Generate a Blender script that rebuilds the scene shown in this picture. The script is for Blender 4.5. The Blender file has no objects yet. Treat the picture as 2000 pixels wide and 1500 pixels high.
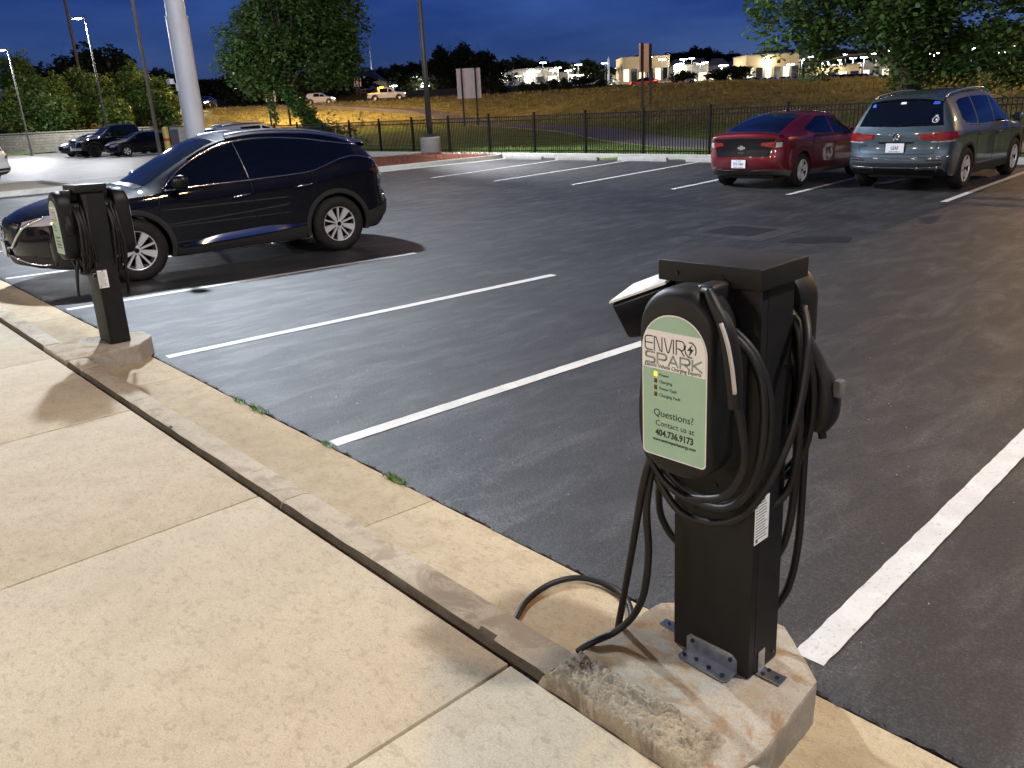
import bpy, bmesh, math, random
import numpy as np
from mathutils import Vector, Matrix, noise
from mathutils.bvhtree import BVHTree

# ------------------------------------------------------------------ camera
scene = bpy.context.scene
R = math.radians
H_CAM, PITCH, ROLL, YAW = 1.797, 0.32927, -0.051086, 0.845107
fw = Vector((-math.sin(YAW)*math.cos(PITCH), math.cos(YAW)*math.cos(PITCH), -math.sin(PITCH)))
rt = Vector((math.cos(YAW), math.sin(YAW), 0)); up = rt.cross(fw)
r2 = math.cos(ROLL)*rt + math.sin(ROLL)*up
u2 = -math.sin(ROLL)*rt + math.cos(ROLL)*up
cam_data = bpy.data.cameras.new('camera'); cam = bpy.data.objects.new('camera', cam_data)
scene.collection.objects.link(cam)
cam.matrix_world = Matrix(((r2.x, u2.x, -fw.x, 0), (r2.y, u2.y, -fw.y, 0), (r2.z, u2.z, -fw.z, H_CAM), (0, 0, 0, 1)))
cam_data.sensor_width = 36; cam_data.lens = 28.54; cam_data.clip_start = 0.05; cam_data.clip_end = 6000
scene.camera = cam

# ------------------------------------------------------------------ sky, sun, exposure
world = bpy.data.worlds.new('World'); scene.world = world; world.use_nodes = True
nt = world.node_tree; nt.nodes.clear()
SUN_EL, SUN_ROT = R(12), R(150)
sky = nt.nodes.new('ShaderNodeTexSky'); sky.sky_type = 'NISHITA'; sky.sun_disc = False
sky.sun_elevation = SUN_EL; sky.sun_rotation = SUN_ROT
sky.air_density = 1.0; sky.dust_density = 0.4; sky.ozone_density = 6.0
tint = nt.nodes.new('ShaderNodeMix'); tint.data_type = 'RGBA'; tint.blend_type = 'MULTIPLY'; tint.inputs['Factor'].default_value = 1.0
tc = nt.nodes.new('ShaderNodeTexCoord'); mp = nt.nodes.new('ShaderNodeMapping'); mp.inputs['Scale'].default_value = (1.0, 1.0, 4.0)
cl = nt.nodes.new('ShaderNodeTexNoise'); cl.inputs['Scale'].default_value = 2.6; cl.inputs['Detail'].default_value = 5; cl.inputs['Roughness'].default_value = 0.55
cr = nt.nodes.new('ShaderNodeValToRGB')
cr.color_ramp.elements[0].position = 0.40; cr.color_ramp.elements[0].color = (0.066, 0.080, 0.215, 1)
cr.color_ramp.elements[1].position = 0.64; cr.color_ramp.elements[1].color = (0.150, 0.155, 0.33, 1)
bg = nt.nodes.new('ShaderNodeBackground'); bg.inputs['Strength'].default_value = 0.15
wo = nt.nodes.new('ShaderNodeOutputWorld')
nt.links.new(tc.outputs['Generated'], mp.inputs['Vector']); nt.links.new(mp.outputs['Vector'], cl.inputs['Vector'])
nt.links.new(cl.outputs['Fac'], cr.inputs['Fac'])
nt.links.new(sky.outputs['Color'], tint.inputs[6]); nt.links.new(cr.outputs['Color'], tint.inputs[7])
nt.links.new(tint.outputs[2], bg.inputs['Color']); nt.links.new(bg.outputs['Background'], wo.inputs['Surface'])
sun_data = bpy.data.lights.new('dusk_sun', 'SUN'); sun_data.energy = 0.015; sun_data.angle = R(20); sun_data.color = (1, .9, .8)
sun = bpy.data.objects.new('dusk_sun', sun_data); scene.collection.objects.link(sun)
sun.rotation_euler = (R(80), 0, R(150)); sun.location = (0, -30, 20)
scene.view_settings.view_transform = 'Standard'; scene.view_settings.look = 'None'
scene.view_settings.exposure = 0.0; scene.view_settings.gamma = 1.0; scene.view_settings.use_curve_mapping = False
scene.render.engine = 'CYCLES'
scene.cycles.use_denoising = True
scene.cycles.max_bounces = 6; scene.cycles.diffuse_bounces = 3; scene.cycles.glossy_bounces = 3; scene.cycles.transmission_bounces = 4
scene.cycles.sample_clamp_indirect = 4.0; scene.cycles.caustics_reflective = False; scene.cycles.caustics_refractive = False
rng = random.Random(7)
COL = scene.collection

# ------------------------------------------------------------------ object helpers
def tag(o, label=None, cat=None, group=None, kind=None):
    if label: o['label'] = label
    if cat: o['category'] = cat
    if group: o['group'] = group
    if kind: o['kind'] = kind
    return o
def thing(name, label, cat, loc=(0, 0, 0), rz=0.0, group=None):
    o = bpy.data.objects.new(name, None); COL.objects.link(o)
    o.empty_display_size = 0.2
    o.location = loc; o.rotation_euler = (0, 0, rz)
    return tag(o, label, cat, group)
def copy_tree(o, parent=None):
    c = o.copy(); COL.objects.link(c)
    if parent is not None:
        c.parent = parent
    for ch in list(o.children):
        copy_tree(ch, c)
    return c
def link_mesh(name, me, mats, parent=None):
    o = bpy.data.objects.new(name, me); COL.objects.link(o)
    if mats is not None:
        for m in (mats if isinstance(mats, (list, tuple)) else [mats]):
            me.materials.append(m)
    if parent is not None:
        o.parent = parent
    return o

class MB:
    def __init__(s): s.v = []; s.f = []; s.m = []
    def add(s, vs, fs, mi=0):
        b = len(s.v); s.v += [tuple(p) for p in vs]
        s.f += [tuple(b + i for i in q) for q in fs]; s.m += [mi]*len(fs); return s
    def box(s, x0, x1, y0, y1, z0, z1, mi=0, M=None):
        vs = [Vector((x, y, z)) for z in (z0, z1) for y in (y0, y1) for x in (x0, x1)]
        if M is not None: vs = [M @ v for v in vs]
        return s.add(vs, [(0, 2, 3, 1), (4, 5, 7, 6), (0, 1, 5, 4), (2, 6, 7, 3), (0, 4, 6, 2), (1, 3, 7, 5)], mi)
    def tube(s, path, r, n=8, mi=0, closed=False, caps=True):
        P = [Vector(p) for p in path]; k = len(P); rs = r if isinstance(r, (list, tuple)) else [r]*k
        ref = Vector((0, 0, 1)); vs = []; fs = []; prev = None
        for i in range(k):
            if closed: t = P[(i+1) % k] - P[i-1]
            else: t = P[min(i+1, k-1)] - P[max(i-1, 0)]
            t = t.normalized() if t.length > 1e-9 else Vector((0, 0, 1))
            if prev is None:
                a = t.cross(ref) if abs(t.dot(ref)) < .95 else t.cross(Vector((1, 0, 0)))
            else:
                a = prev - t*prev.dot(t)
                if a.length < 1e-6: a = t.cross(Vector((1, 0, 0)))
            a.normalize(); prev = a; b = t.cross(a)
            for j in range(n):
                th = 2*math.pi*j/n; vs.append(P[i] + (a*math.cos(th) + b*math.sin(th))*rs[i])
        K = k if closed else k-1
        for i in range(K):
            i2 = (i+1) % k
            for j in range(n):
                j2 = (j+1) % n; fs.append((i*n+j, i*n+j2, i2*n+j2, i2*n+j))
        if caps and not closed:
            fs.append(tuple(range(n-1, -1, -1))); fs.append(tuple((k-1)*n+j for j in range(n)))
        return s.add(vs, fs, mi)
    def cyl(s, p0, p1, r0, r1=None, n=12, mi=0):
        return s.tube([p0, p1], [r0, r1 if r1 is not None else r0], n, mi)
    def lathe(s, prof, n=24, mi=0, M=None, closed=False):
        vs = []; fs = []; k = len(prof)
        for j in range(n):
            c, sn = math.cos(2*math.pi*j/n), math.sin(2*math.pi*j/n)
            for r, z in prof:
                p = Vector((r*c, r*sn, z)); vs.append(M @ p if M is not None else p)
        for j in range(n):
            j2 = (j+1) % n
            for i in range(k if closed else k-1):
                i2 = (i+1) % k
                fs.append((j*k+i, j2*k+i, j2*k+i2, j*k+i2))
        return s.add(vs, fs, mi)
    def prism(s, poly, a0, a1, axis='z', mi=0, M=None):
        def mk(u, v, w):
            p = {'z': (u, v, w), 'y': (u, w, v), 'x': (w, u, v)}[axis]
            p = Vector(p); return M @ p if M is not None else p
        n = len(poly)
        vs = [mk(u, v, a0) for u, v in poly] + [mk(u, v, a1) for u, v in poly]
        fs = [tuple(range(n-1, -1, -1)), tuple(range(n, 2*n))] + [(i, (i+1) % n, n+(i+1) % n, n+i) for i in range(n)]
        return s.add(vs, fs, mi)
    def grid(s, rows, mi=0, wrap=False):
        nr = len(rows); nc = len(rows[0]); vs = [p for r_ in rows for p in r_]; fs = []
        for i in range(nr-1):
            for j in range(nc if wrap else nc-1):
                j2 = (j+1) % nc; fs.append((i*nc+j, i*nc+j2, (i+1)*nc+j2, (i+1)*nc+j))
        return s.add(vs, fs, mi)
    def mesh(s, name, smooth=False, bevel=0, seg=2, fix=True, ang=30):
        me = bpy.data.meshes.new(name); me.from_pydata(s.v, [], s.f)
        if any(s.m): me.polygons.foreach_set('material_index', s.m)
        if fix or bevel:
            bm = bmesh.new(); bm.from_mesh(me)
            if fix: bmesh.ops.recalc_face_normals(bm, faces=bm.faces)
            if bevel:
                es = [e for e in bm.edges if len(e.link_faces) == 2 and e.calc_face_angle(0) > R(ang)]
                bmesh.ops.bevel(bm, geom=es, offset=bevel, segments=seg, profile=.5, affect='EDGES', clamp_overlap=True)
            bm.to_mesh(me); bm.free()
        if smooth:
            me.polygons.foreach_set('use_smooth', [True]*len(me.polygons))
            if smooth != 'all':
                try: me.set_sharp_from_angle(angle=R(smooth if isinstance(smooth, (int, float)) and smooth is not True else 40))
                except Exception: pass
        me.update(); return me
    def build(s, name, mats, parent=None, **k):
        return link_mesh(name, s.mesh(name, **k), mats, parent)

def smooth_path(pts, n=8, closed=False):
    P = [Vector(p) for p in pts]; k = len(P); out = []
    for i in range(k if closed else k-1):
        if closed: p0, p1, p2, p3 = P[i-1], P[i], P[(i+1) % k], P[(i+2) % k]
        else: p0, p1, p2, p3 = P[max(i-1, 0)], P[i], P[i+1], P[min(i+2, k-1)]
        for j in range(n):
            t = j/n
            out.append(.5*((2*p1) + (p2-p0)*t + (2*p0-5*p1+4*p2-p3)*t*t + (3*p1-p0-3*p2+p3)*t**3))
    if not closed: out.append(P[-1])
    return out

_fonts = {}
def text_mesh(txt, size, mat, parent, M, name='lettering', ext=0.0006, align='LEFT', sx=1.0, offset=0.0, shear=0.0, width=None):
    cu = bpy.data.curves.new('t', 'FONT'); cu.body = txt; cu.size = size; cu.extrude = ext; cu.align_x = align
    cu.offset = offset; cu.shear = shear; cu.resolution_u = 3
    ob = bpy.data.objects.new('t', cu); COL.objects.link(ob)
    dg = bpy.context.evaluated_depsgraph_get()
    me = bpy.data.meshes.new_from_object(ob.evaluated_get(dg)); bpy.data.objects.remove(ob); bpy.data.curves.remove(cu)
    if width:
        xs = [v.co.x for v in me.vertices]; w = max(xs)-min(xs); sx = width/w
        x0 = min(xs)
        for v in me.vertices: v.co.x = (v.co.x - x0) if align == 'LEFT' else v.co.x
    me.transform(M @ Matrix.Diagonal((sx, 1, 1, 1))); me.materials.clear(); me.materials.append(mat)
    o = bpy.data.objects.new(name, me); COL.objects.link(o); o.parent = parent; return o

# ------------------------------------------------------------------ materials
def new_mat(name):
    m = bpy.data.materials.new(name); m.use_nodes = True
    n = m.node_tree.nodes; b = n['Principled BSDF']; return m, m.node_tree, b
def plain(name, col, rough=.5, metal=0.0, spec=None, coat=0.0, emis=None, es=0.0, var=0.0, vscale=8.0, bump=0.0, bscale=200.0, coat_rough=.05, trans=0.0, alpha=1.0):
    m, t, b = new_mat(name)
    b.inputs['Base Color'].default_value = (*col, 1); b.inputs['Roughness'].default_value = rough; b.inputs['Metallic'].default_value = metal
    if spec is not None: b.inputs['Specular IOR Level'].default_value = spec
    b.inputs['Coat Weight'].default_value = coat; b.inputs['Coat Roughness'].default_value = coat_rough
    if trans: b.inputs['Transmission Weight'].default_value = trans
    if emis: b.inputs['Emission Color'].default_value = (*emis, 1); b.inputs['Emission Strength'].default_value = es
    co = t.nodes.new('ShaderNodeTexCoord')
    if var:
        nz = t.nodes.new('ShaderNodeTexNoise'); nz.inputs['Scale'].default_value = vscale; nz.inputs['Detail'].default_value = 6
        t.links.new(co.outputs['Object'], nz.inputs['Vector'])
        rp = t.nodes.new('ShaderNodeValToRGB'); rp.color_ramp.elements[0].position = .3; rp.color_ramp.elements[1].position = .7
        rp.color_ramp.elements[0].color = (*[c*(1-var) for c in col], 1); rp.color_ramp.elements[1].color = (*[min(1, c*(1+var)) for c in col], 1)
        t.links.new(nz.outputs['Fac'], rp.inputs['Fac']); t.links.new(rp.outputs['Color'], b.inputs['Base Color'])
    if bump:
        nb = t.nodes.new('ShaderNodeTexNoise'); nb.inputs['Scale'].default_value = bscale; nb.inputs['Detail'].default_value = 3
        t.links.new(co.outputs['Object'], nb.inputs['Vector'])
        bp = t.nodes.new('ShaderNodeBump'); bp.inputs['Strength'].default_value = bump; bp.inputs['Distance'].default_value = .004
        t.links.new(nb.outputs['Fac'], bp.inputs['Height']); t.links.new(bp.outputs['Normal'], b.inputs['Normal'])
    return m
class G:
    """tiny node-graph helper on world position"""
    def __init__(s, name):
        s.m, s.t, s.b = new_mat(name); s.geo = s.t.nodes.new('ShaderNodeNewGeometry'); s.pos = s.geo.outputs['Position']
    def N(s, kind, **k):
        n = s.t.nodes.new(kind)
        for a, v in k.items(): setattr(n, a, v)
        return n
    def L(s, a, b): s.t.links.new(a, b)
    def noise(s, scale, detail=4, rough=.55, vec=None, dist=0.0, stretch=None):
        n = s.N('ShaderNodeTexNoise'); n.inputs['Scale'].default_value = scale; n.inputs['Detail'].default_value = detail
        n.inputs['Roughness'].default_value = rough; n.inputs['Distortion'].default_value = dist
        v = vec or s.pos
        if stretch:
            mp = s.N('ShaderNodeMapping'); mp.inputs['Scale'].default_value = stretch; s.L(v, mp.inputs['Vector']); v = mp.outputs['Vector']
        s.L(v, n.inputs['Vector']); return n.outputs['Fac']
    def ramp(s, fac, stops):
        r = s.N('ShaderNodeValToRGB'); e = r.color_ramp.elements
        while len(e) < len(stops): e.new(.5)
        for i, (p, c) in enumerate(stops):
            e[i].position = p; e[i].color = (*(c if isinstance(c, tuple) else (c, c, c)), 1)
        s.L(fac, r.inputs['Fac']); return r.outputs['Color']
    def mix(s, fac, a, b, mode='MIX'):
        n = s.N('ShaderNodeMix', data_type='RGBA', blend_type=mode)
        for sock, v in ((n.inputs[0], fac), (n.inputs[6], a), (n.inputs[7], b)):
            if hasattr(v, 'is_linked') or hasattr(v, 'links'): s.L(v, sock)
            else: sock.default_value = v if not isinstance(v, tuple) else (*v, 1)
        return n.outputs[2]
    def bump(s, h, strength, dist, prev=None):
        n = s.N('ShaderNodeBump'); n.inputs['Strength'].default_value = strength; n.inputs['Distance'].default_value = dist
        s.L(h, n.inputs['Height'])
        if prev is not None: s.L(prev, n.inputs['Normal'])
        return n.outputs['Normal']
    def done(s, col, rough=.8, normal=None, spec=.5, metal=0.0):
        if hasattr(col, 'links'): s.L(col, s.b.inputs['Base Color'])
        else: s.b.inputs['Base Color'].default_value = (*col, 1)
        if hasattr(rough, 'links'): s.L(rough, s.b.inputs['Roughness'])
        else: s.b.inputs['Roughness'].default_value = rough
        if normal is not None: s.L(normal, s.b.inputs['Normal'])
        s.b.inputs['Specular IOR Level'].default_value = spec; s.b.inputs['Metallic'].default_value = metal
        return s.m

def asphalt_mat(name, lo, hi, worn, oil=False):
    g = G(name)
    big = g.noise(.55, 5, .6, stretch=(1.0, .35, 1)); med = g.noise(2.6, 6, .62, dist=.6, stretch=(1.6, .6, 1)); fine = g.noise(95, 4, .7); agg = g.noise(330, 2, .6)
    c = g.ramp(big, [(.32, lo), (.68, hi)])
    c = g.mix(g.ramp(med, [(.48, 0.0), (.75, .55)]), c, worn)
    mid_ = g.noise(38, 5, .75); c = g.mix(.6, c, g.ramp(fine, [(.38, .05), (.62, .95)]), 'OVERLAY'); c = g.mix(.5, c, g.ramp(mid_, [(.38, .15), (.62, .85)]), 'OVERLAY')
    vs = g.N('ShaderNodeTexVoronoi', feature='F1'); vs.inputs['Scale'].default_value = 150; g.L(g.pos, vs.inputs['Vector']); sc_ = g.N('ShaderNodeSeparateColor'); g.L(vs.outputs['Color'], sc_.inputs[0])
    c = g.mix(.75, c, g.ramp(sc_.outputs[0], [(.1, .22), (.8, .6), (1.0, 1.0)]), 'OVERLAY')
    vo = g.N('ShaderNodeTexVoronoi', feature='F1'); vo.inputs['Scale'].default_value = 120; g.L(g.pos, vo.inputs['Vector'])
    spk = g.ramp(vo.outputs['Distance'], [(.06, 1.0), (.13, 0.0)]); sel = g.ramp(g.noise(24, 2), [(.62, 0.0), (.7, .55)])
    sp = g.N('ShaderNodeMath', operation='MULTIPLY'); g.L(spk, sp.inputs[0]); g.L(sel, sp.inputs[1])
    c = g.mix(sp.outputs[0], c, (.22, .22, .21))
    if oil:
        vp_ = g.N('ShaderNodeTexVoronoi'); vp_.inputs['Scale'].default_value = .62; wn = g.N('ShaderNodeTexNoise'); wn.inputs['Scale'].default_value = 4; wn.inputs['Detail'].default_value = 5; g.L(g.pos, wn.inputs['Vector'])
        wa_ = g.N('ShaderNodeVectorMath', operation='MULTIPLY_ADD'); wa_.inputs[1].default_value = (.5, .5, .0); g.L(wn.outputs['Color'], wa_.inputs[0]); g.L(g.pos, wa_.inputs[2]); g.L(wa_.outputs[0], vp_.inputs['Vector'])
        c = g.mix(g.ramp(vp_.outputs['Distance'], [(.10, .75), (.26, 0.0)]), c, (.007, .007, .0075))
        wisp = g.noise(1.1, 8, .72, dist=2.2, stretch=(1.3, .45, 1)); c = g.mix(g.ramp(wisp, [(.56, 0.0), (.76, .30)]), c, (.11, .111, .115))
    # hairline crackle where the seal coat has worn
    vc = g.N('ShaderNodeTexVoronoi', feature='DISTANCE_TO_EDGE'); vc.inputs['Scale'].default_value = 3.2
    dn = g.N('ShaderNodeTexNoise'); dn.inputs['Scale'].default_value = 5; dn.inputs['Detail'].default_value = 4; g.L(g.pos, dn.inputs['Vector'])
    ad = g.N('ShaderNodeVectorMath', operation='MULTIPLY_ADD'); ad.inputs[1].default_value = (.35, .35, .35); g.L(dn.outputs['Color'], ad.inputs[0]); g.L(g.pos, ad.inputs[2])
    g.L(ad.outputs[0], vc.inputs['Vector'])
    ck = g.ramp(vc.outputs['Distance'], [(.0, .5), (.02, 0.0)]); cs = g.ramp(g.noise(.8, 3), [(.55, 0.0), (.68, 1.0)])
    cm = g.N('ShaderNodeMath', operation='MULTIPLY'); g.L(ck, cm.inputs[0]); g.L(cs, cm.inputs[1])
    c = g.mix(cm.outputs[0], c, (.13, .13, .135))
    n0 = g.bump(mid_, .5, .010); n1 = g.bump(fine, .6, .006, n0); n2 = g.bump(agg, .5, .003, n1)
    return g.done(c, g.ramp(med, [(.3, .62), (.7, .5)]), n2, .5)
def concrete_mat(name, lo, hi, spot, bumpk=.5, pits=True, dirt=None, scale=1.0, spots=False):
    g = G(name)
    big = g.noise(.9*scale, 5, .6); med = g.noise(7*scale, 7, .68, dist=.3); pit = g.noise(24*scale, 5, .62, dist=.9, stretch=(1.0, 1.8, 1)); fine = g.noise(210, 3, .7)
    c = g.ramp(big, [(.3, lo), (.7, hi)])
    c = g.mix(g.ramp(med, [(.45, 0.0), (.75, .6)]), c, spot)
    if pits: c = g.mix(g.ramp(pit, [(.54, 0.0), (.62, .26)]), c, tuple(k*.55 for k in spot))
    c = g.mix(.24, c, g.ramp(fine, [(.36, .2), (.64, .8)]), 'OVERLAY')
    oi = g.N('ShaderNodeObjectInfo'); c = g.mix(1.0, c, g.ramp(oi.outputs['Random'], [(0, (.88, .87, .85)), (1, (1.04, 1.04, 1.05))]), 'MULTIPLY')
    if spots:
        vo = g.N('ShaderNodeTexVoronoi'); vo.inputs['Scale'].default_value = 3.1; g.L(g.pos, vo.inputs['Vector']); sx_ = g.N('ShaderNodeSeparateColor'); g.L(vo.outputs['Color'], sx_.inputs[0])
        a_ = g.ramp(vo.outputs['Distance'], [(.022, .75), (.034, 0.0)]); b_ = g.ramp(sx_.outputs[0], [(.72, 0.0), (.74, 1.0)]); mm = g.N('ShaderNodeMath', operation='MULTIPLY'); g.L(a_, mm.inputs[0]); g.L(b_, mm.inputs[1])
        c = g.mix(mm.outputs[0], c, (.07, .055, .04))
        st = g.noise(1.6, 6, .7, dist=1.5); c = g.mix(g.ramp(st, [(.58, 0.0), (.75, .28)]), c, (.24, .19, .12))
    if dirt is not None:
        d = g.noise(4.2, 8, .7, dist=1.2); c = g.mix(g.ramp(d, [(.51, 0.0), (.60, .75)]), c, dirt)
    n1 = g.bump(pit, .35*bumpk, .006); n2 = g.bump(fine, .5*bumpk, .003, n1)
    return g.done(c, .85, n2, .35)

M = {}
M['asphalt'] = asphalt_mat('asphalt', (.0095, .0100, .0108), (.0245, .0253, .027), (.085, .086, .089), True)
M['asphalt_old'] = asphalt_mat('asphalt_old', (.085, .078, .076), (.125, .116, .112), (.16, .15, .147))
M['asphalt_worn'] = asphalt_mat('asphalt_worn', (.024, .024, .024), (.038, .038, .038), (.08, .08, .08))
M['patch_a'] = asphalt_mat('patch_a', (.006, .006, .0065), (.010, .010, .011), (.02, .02, .02))
M['sidewalk'] = concrete_mat('sidewalk', (.43, .36, .25), (.52, .44, .315), (.37, .30, .20), 1.0, spots=True)
M['gutter'] = concrete_mat('gutter', (.41, .33, .205), (.51, .42, .28), (.31, .225, .12), .9)
M['kerb'] = concrete_mat('kerb', (.40, .345, .255), (.52, .455, .345), (.32, .265, .19), 1.2, dirt=(.27, .22, .155))
M['pad'] = concrete_mat('pad', (.30, .255, .18), (.50, .475, .42), (.38, .25, .11), 1.5, dirt=(.27, .155, .06), scale=1.8)
M['pad_side'] = concrete_mat('pad_side', (.30, .275, .225), (.38, .345, .28), (.25, .215, .16), 1.2, dirt=(.21, .185, .145))
M['mortar'] = concrete_mat('mortar', (.34, .29, .20), (.56, .48, .36), (.22, .18, .12), 2.4, dirt=(.16, .13, .1))
M['kerb_grey'] = concrete_mat('kerb_grey', (.30, .29, .265), (.42, .405, .37), (.24, .235, .215), .7)
M['pale_concrete'] = concrete_mat('pale_concrete', (.36, .355, .35), (.46, .45, .44), (.30, .295, .29), .7)
M['kerb_dark'] = concrete_mat('kerb_dark', (.075, .062, .046), (.13, .108, .08), (.05, .04, .03), 1.2, dirt=(.13, .11, .085))
M['dirt'] = plain('dirt', (.03, .024, .018), .95, var=.5, vscale=30, bump=.8, bscale=60)
def paint_mat():
    g = G('line_paint')
    n = g.noise(60, 5, .7); m = g.noise(5, 5, .65)
    c = g.ramp(m, [(.3, (.50, .49, .46)), (.7, (.64, .63, .60))])
    vc = g.N('ShaderNodeTexVoronoi', feature='DISTANCE_TO_EDGE'); vc.inputs['Scale'].default_value = 5
    ad = g.N('ShaderNodeVectorMath', operation='MULTIPLY_ADD'); ad.inputs[1].default_value = (.3, .3, .3)
    dn = g.N('ShaderNodeTexNoise'); dn.inputs['Scale'].default_value = 7; g.L(g.pos, dn.inputs['Vector']); g.L(dn.outputs['Color'], ad.inputs[0]); g.L(g.pos, ad.inputs[2]); g.L(ad.outputs[0], vc.inputs['Vector'])
    ck = g.ramp(vc.outputs['Distance'], [(.0, .45), (.010, 0.0)]); cs = g.ramp(g.noise(1.7, 3), [(.56, 0.0), (.66, 1.0)])
    cm = g.N('ShaderNodeMath', operation='MULTIPLY'); g.L(ck, cm.inputs[0]); g.L(cs, cm.inputs[1])
    c = g.mix(cm.outputs[0], c, (.08, .08, .08)); c = g.mix(g.ramp(n, [(.57, 0.0), (.68, .6)]), c, (.14, .14, .14))
    return g.done(c, .6, g.bump(n, .4, .003), .4)
M['paint'] = paint_mat()
M['powder'] = plain('powder', (.007, .0068, .0068), .55, spec=.3, var=.2, vscale=14, bump=.25, bscale=700)
M['plastic'] = plain('plastic', (.0075, .0073, .0073), .5, spec=.3, bump=.15, bscale=500)
M['gloss_black'] = plain('gloss_black', (.0035, .004, .006), .25, spec=.15)
M['rubber'] = plain('rubber', (.0085, .008, .008), .5, spec=.35, var=.3, vscale=20)
M['holster_sheen'] = plain('holster_sheen', (.74, .76, .76), .4, spec=.5, var=.12, vscale=30)  # pale colour stands in for light reflected off the glossy black top
M['zinc'] = plain('zinc', (.50, .52, .56), .3, metal=1.0, var=.12, vscale=60)
M['bolt_dark'] = plain('bolt_dark', (.03, .035, .07), .35, metal=.6)
M['bolt_black'] = plain('bolt_black', (.006, .006, .006), .35)
M['lab_white'] = plain('lab_white', (.84, .82, .79), .4, spec=.4)
M['lab_green'] = plain('lab_green', (.34, .52, .38), .4, spec=.4, var=.03, vscale=10)
M['lab_text_green'] = plain('lab_text_green', (.27, .32, .28), .4)
M['ink'] = plain('ink', (.012, .010, .014), .45)
M['led_on'] = plain('led_on', (1, .5, .05), .4, emis=(1, .36, .01), es=2.6)
M['led_off'] = plain('led_off', (.10, .045, .012), .3)
M['sticker'] = plain('sticker', (.75, .75, .72), .45)
M['ink_grey'] = plain('ink_grey', (.12, .12, .12), .5)
M['silver_strip'] = plain('silver_strip', (.45, .42, .38), .35, spec=.5)

# ================================================================== ground sheets
def nz(x, y=0.0, z=0.0, s=1.0): return noise.noise(Vector((x*s, y*s, z*s)))
def structure(o): o['kind'] = 'structure'; return o
def empty_struct(name):
    o = bpy.data.objects.new(name, None); COL.objects.link(o); o['kind'] = 'structure'; return o

def sstep(a, b, t):
    t = max(0.0, min(1.0, (t-a)/(b-a))); return t*t*(3-2*t)
NX, NY = -math.sin(YAW), math.cos(YAW)          # across the road valley
TX, TY = math.cos(YAW), math.sin(YAW)           # along it
def uv(x, y): return x*NX + y*NY, x*TX + y*TY
def xy(u, v): return u*NX + v*TX, u*NY + v*TY
def lerp_tab(tab, t):
    if t <= tab[0][0]: return tab[0][1]
    for (a, p), (b, q) in zip(tab, tab[1:]):
        if t <= b: return p + (q-p)*(t-a)/(b-a)
    return tab[-1][1]
def height(x, y):
    u, v = uv(x, y); r = v/max(u, 5.0)
    u0 = lerp_tab([(-.7, 70), (-.25, 78), (0, 90), (.22, 45), (.63, 28)], r)
    u1 = lerp_tab([(-.7, 100), (-.25, 118), (0, 125), (.22, 105), (.63, 92)], r)
    hh = lerp_tab([(-.7, 3.6), (-.25, 3.3), (0, 3.5), (.12, 3.4), (.25, 3.3), (.44, 2.8), (.63, 2.3)], r)
    z = sstep(u0, u1, u)*hh
    z += sstep(146, 172, u)*lerp_tab([(-.6, 2.4), (-.25, 2.5), (0, 2.1), (.12, 1.5), (.25, .5), (.44, .3), (.63, .2)], r)
    z += sstep(172, 330, u)*lerp_tab([(-.6, 3.0), (-.2, 1.6), (.03, 2.6), (.17, 2.6), (.32, 1.6), (.63, 3.0)], r)
    z += sstep(330, 700, u)*lerp_tab([(-.6, 14), (0, 14), (.3, 18), (.7, 40)], r)
    if y > 21.4: z += .06 - .25*sstep(22, 30, y)*(1-sstep(45, 60, u)) + .05*nz(x, y, 0, .12)*sstep(22, 26, y)
    else: z = -.10 if u < 78 else z
    return z
def grid_axis(segs):
    out = []
    for a, b, st in segs:
        n = max(1, int(round((b-a)/st))); out += [a + (b-a)*i/n for i in range(n)]
    out.append(segs[-1][1]); return out
us = grid_axis([(-60, 10, 10), (10, 60, 1.6), (60, 140, 2.5), (140, 360, 10), (360, 900, 40), (900, 3000, 300)])
vs_ = grid_axis([(-2400, -400, 200), (-400, -120, 14), (-120, -40, 5), (-40, 60, 2.0), (60, 140, 5), (140, 400, 14), (400, 2400, 200)])
mb = MB(); rows = []
for u in us:
    row = []
    for v in vs_:
        x, y = xy(u, v); row.append((x, y, height(x, y)))
    rows.append(row)
mb.grid(rows)
def grass_mat():
    g = G('grass_ground')
    a = g.noise(.10, 5, .6, stretch=(1, 1, 0)); b_ = g.noise(2.2, 6, .7, dist=.5); f = g.noise(45, 4, .75)
    # lawn by the fence is mown green; the embankment is long dry grass
    sep = g.N('ShaderNodeSeparateXYZ'); g.L(g.pos, sep.inputs[0])
    dp = g.N('ShaderNodeVectorMath', operation='DOT_PRODUCT'); dp.inputs[1].default_value = (NX, NY, 0); g.L(g.pos, dp.inputs[0])
    far = g.N('ShaderNodeMapRange'); far.inputs['From Min'].default_value = .05; far.inputs['From Max'].default_value = .55; g.L(sep.outputs['Z'], far.inputs['Value'])
    green = g.ramp(b_, [(.3, (.075, .115, .024)), (.7, (.12, .175, .04))]); dry = g.ramp(a, [(.35, (.13, .122, .042)), (.65, (.22, .195, .072))])
    c = g.mix(far.outputs[0], green, dry); f2 = g.noise(.9, 6, .75, dist=.8, stretch=(1.6, 1, 1)); c = g.mix(.8, c, g.ramp(f2, [(.36, .12), (.64, .88)]), 'OVERLAY'); c = g.mix(.5, c, g.ramp(f, [(.35, .2), (.65, .8)]), 'OVERLAY')
    return g.done(c, .95, g.bump(f2, .8, .25, g.bump(f, .9, .05)), .15)
M['grass'] = grass_mat()
structure(mb.build('ground', M['grass'], smooth='all', fix=False))

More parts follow.
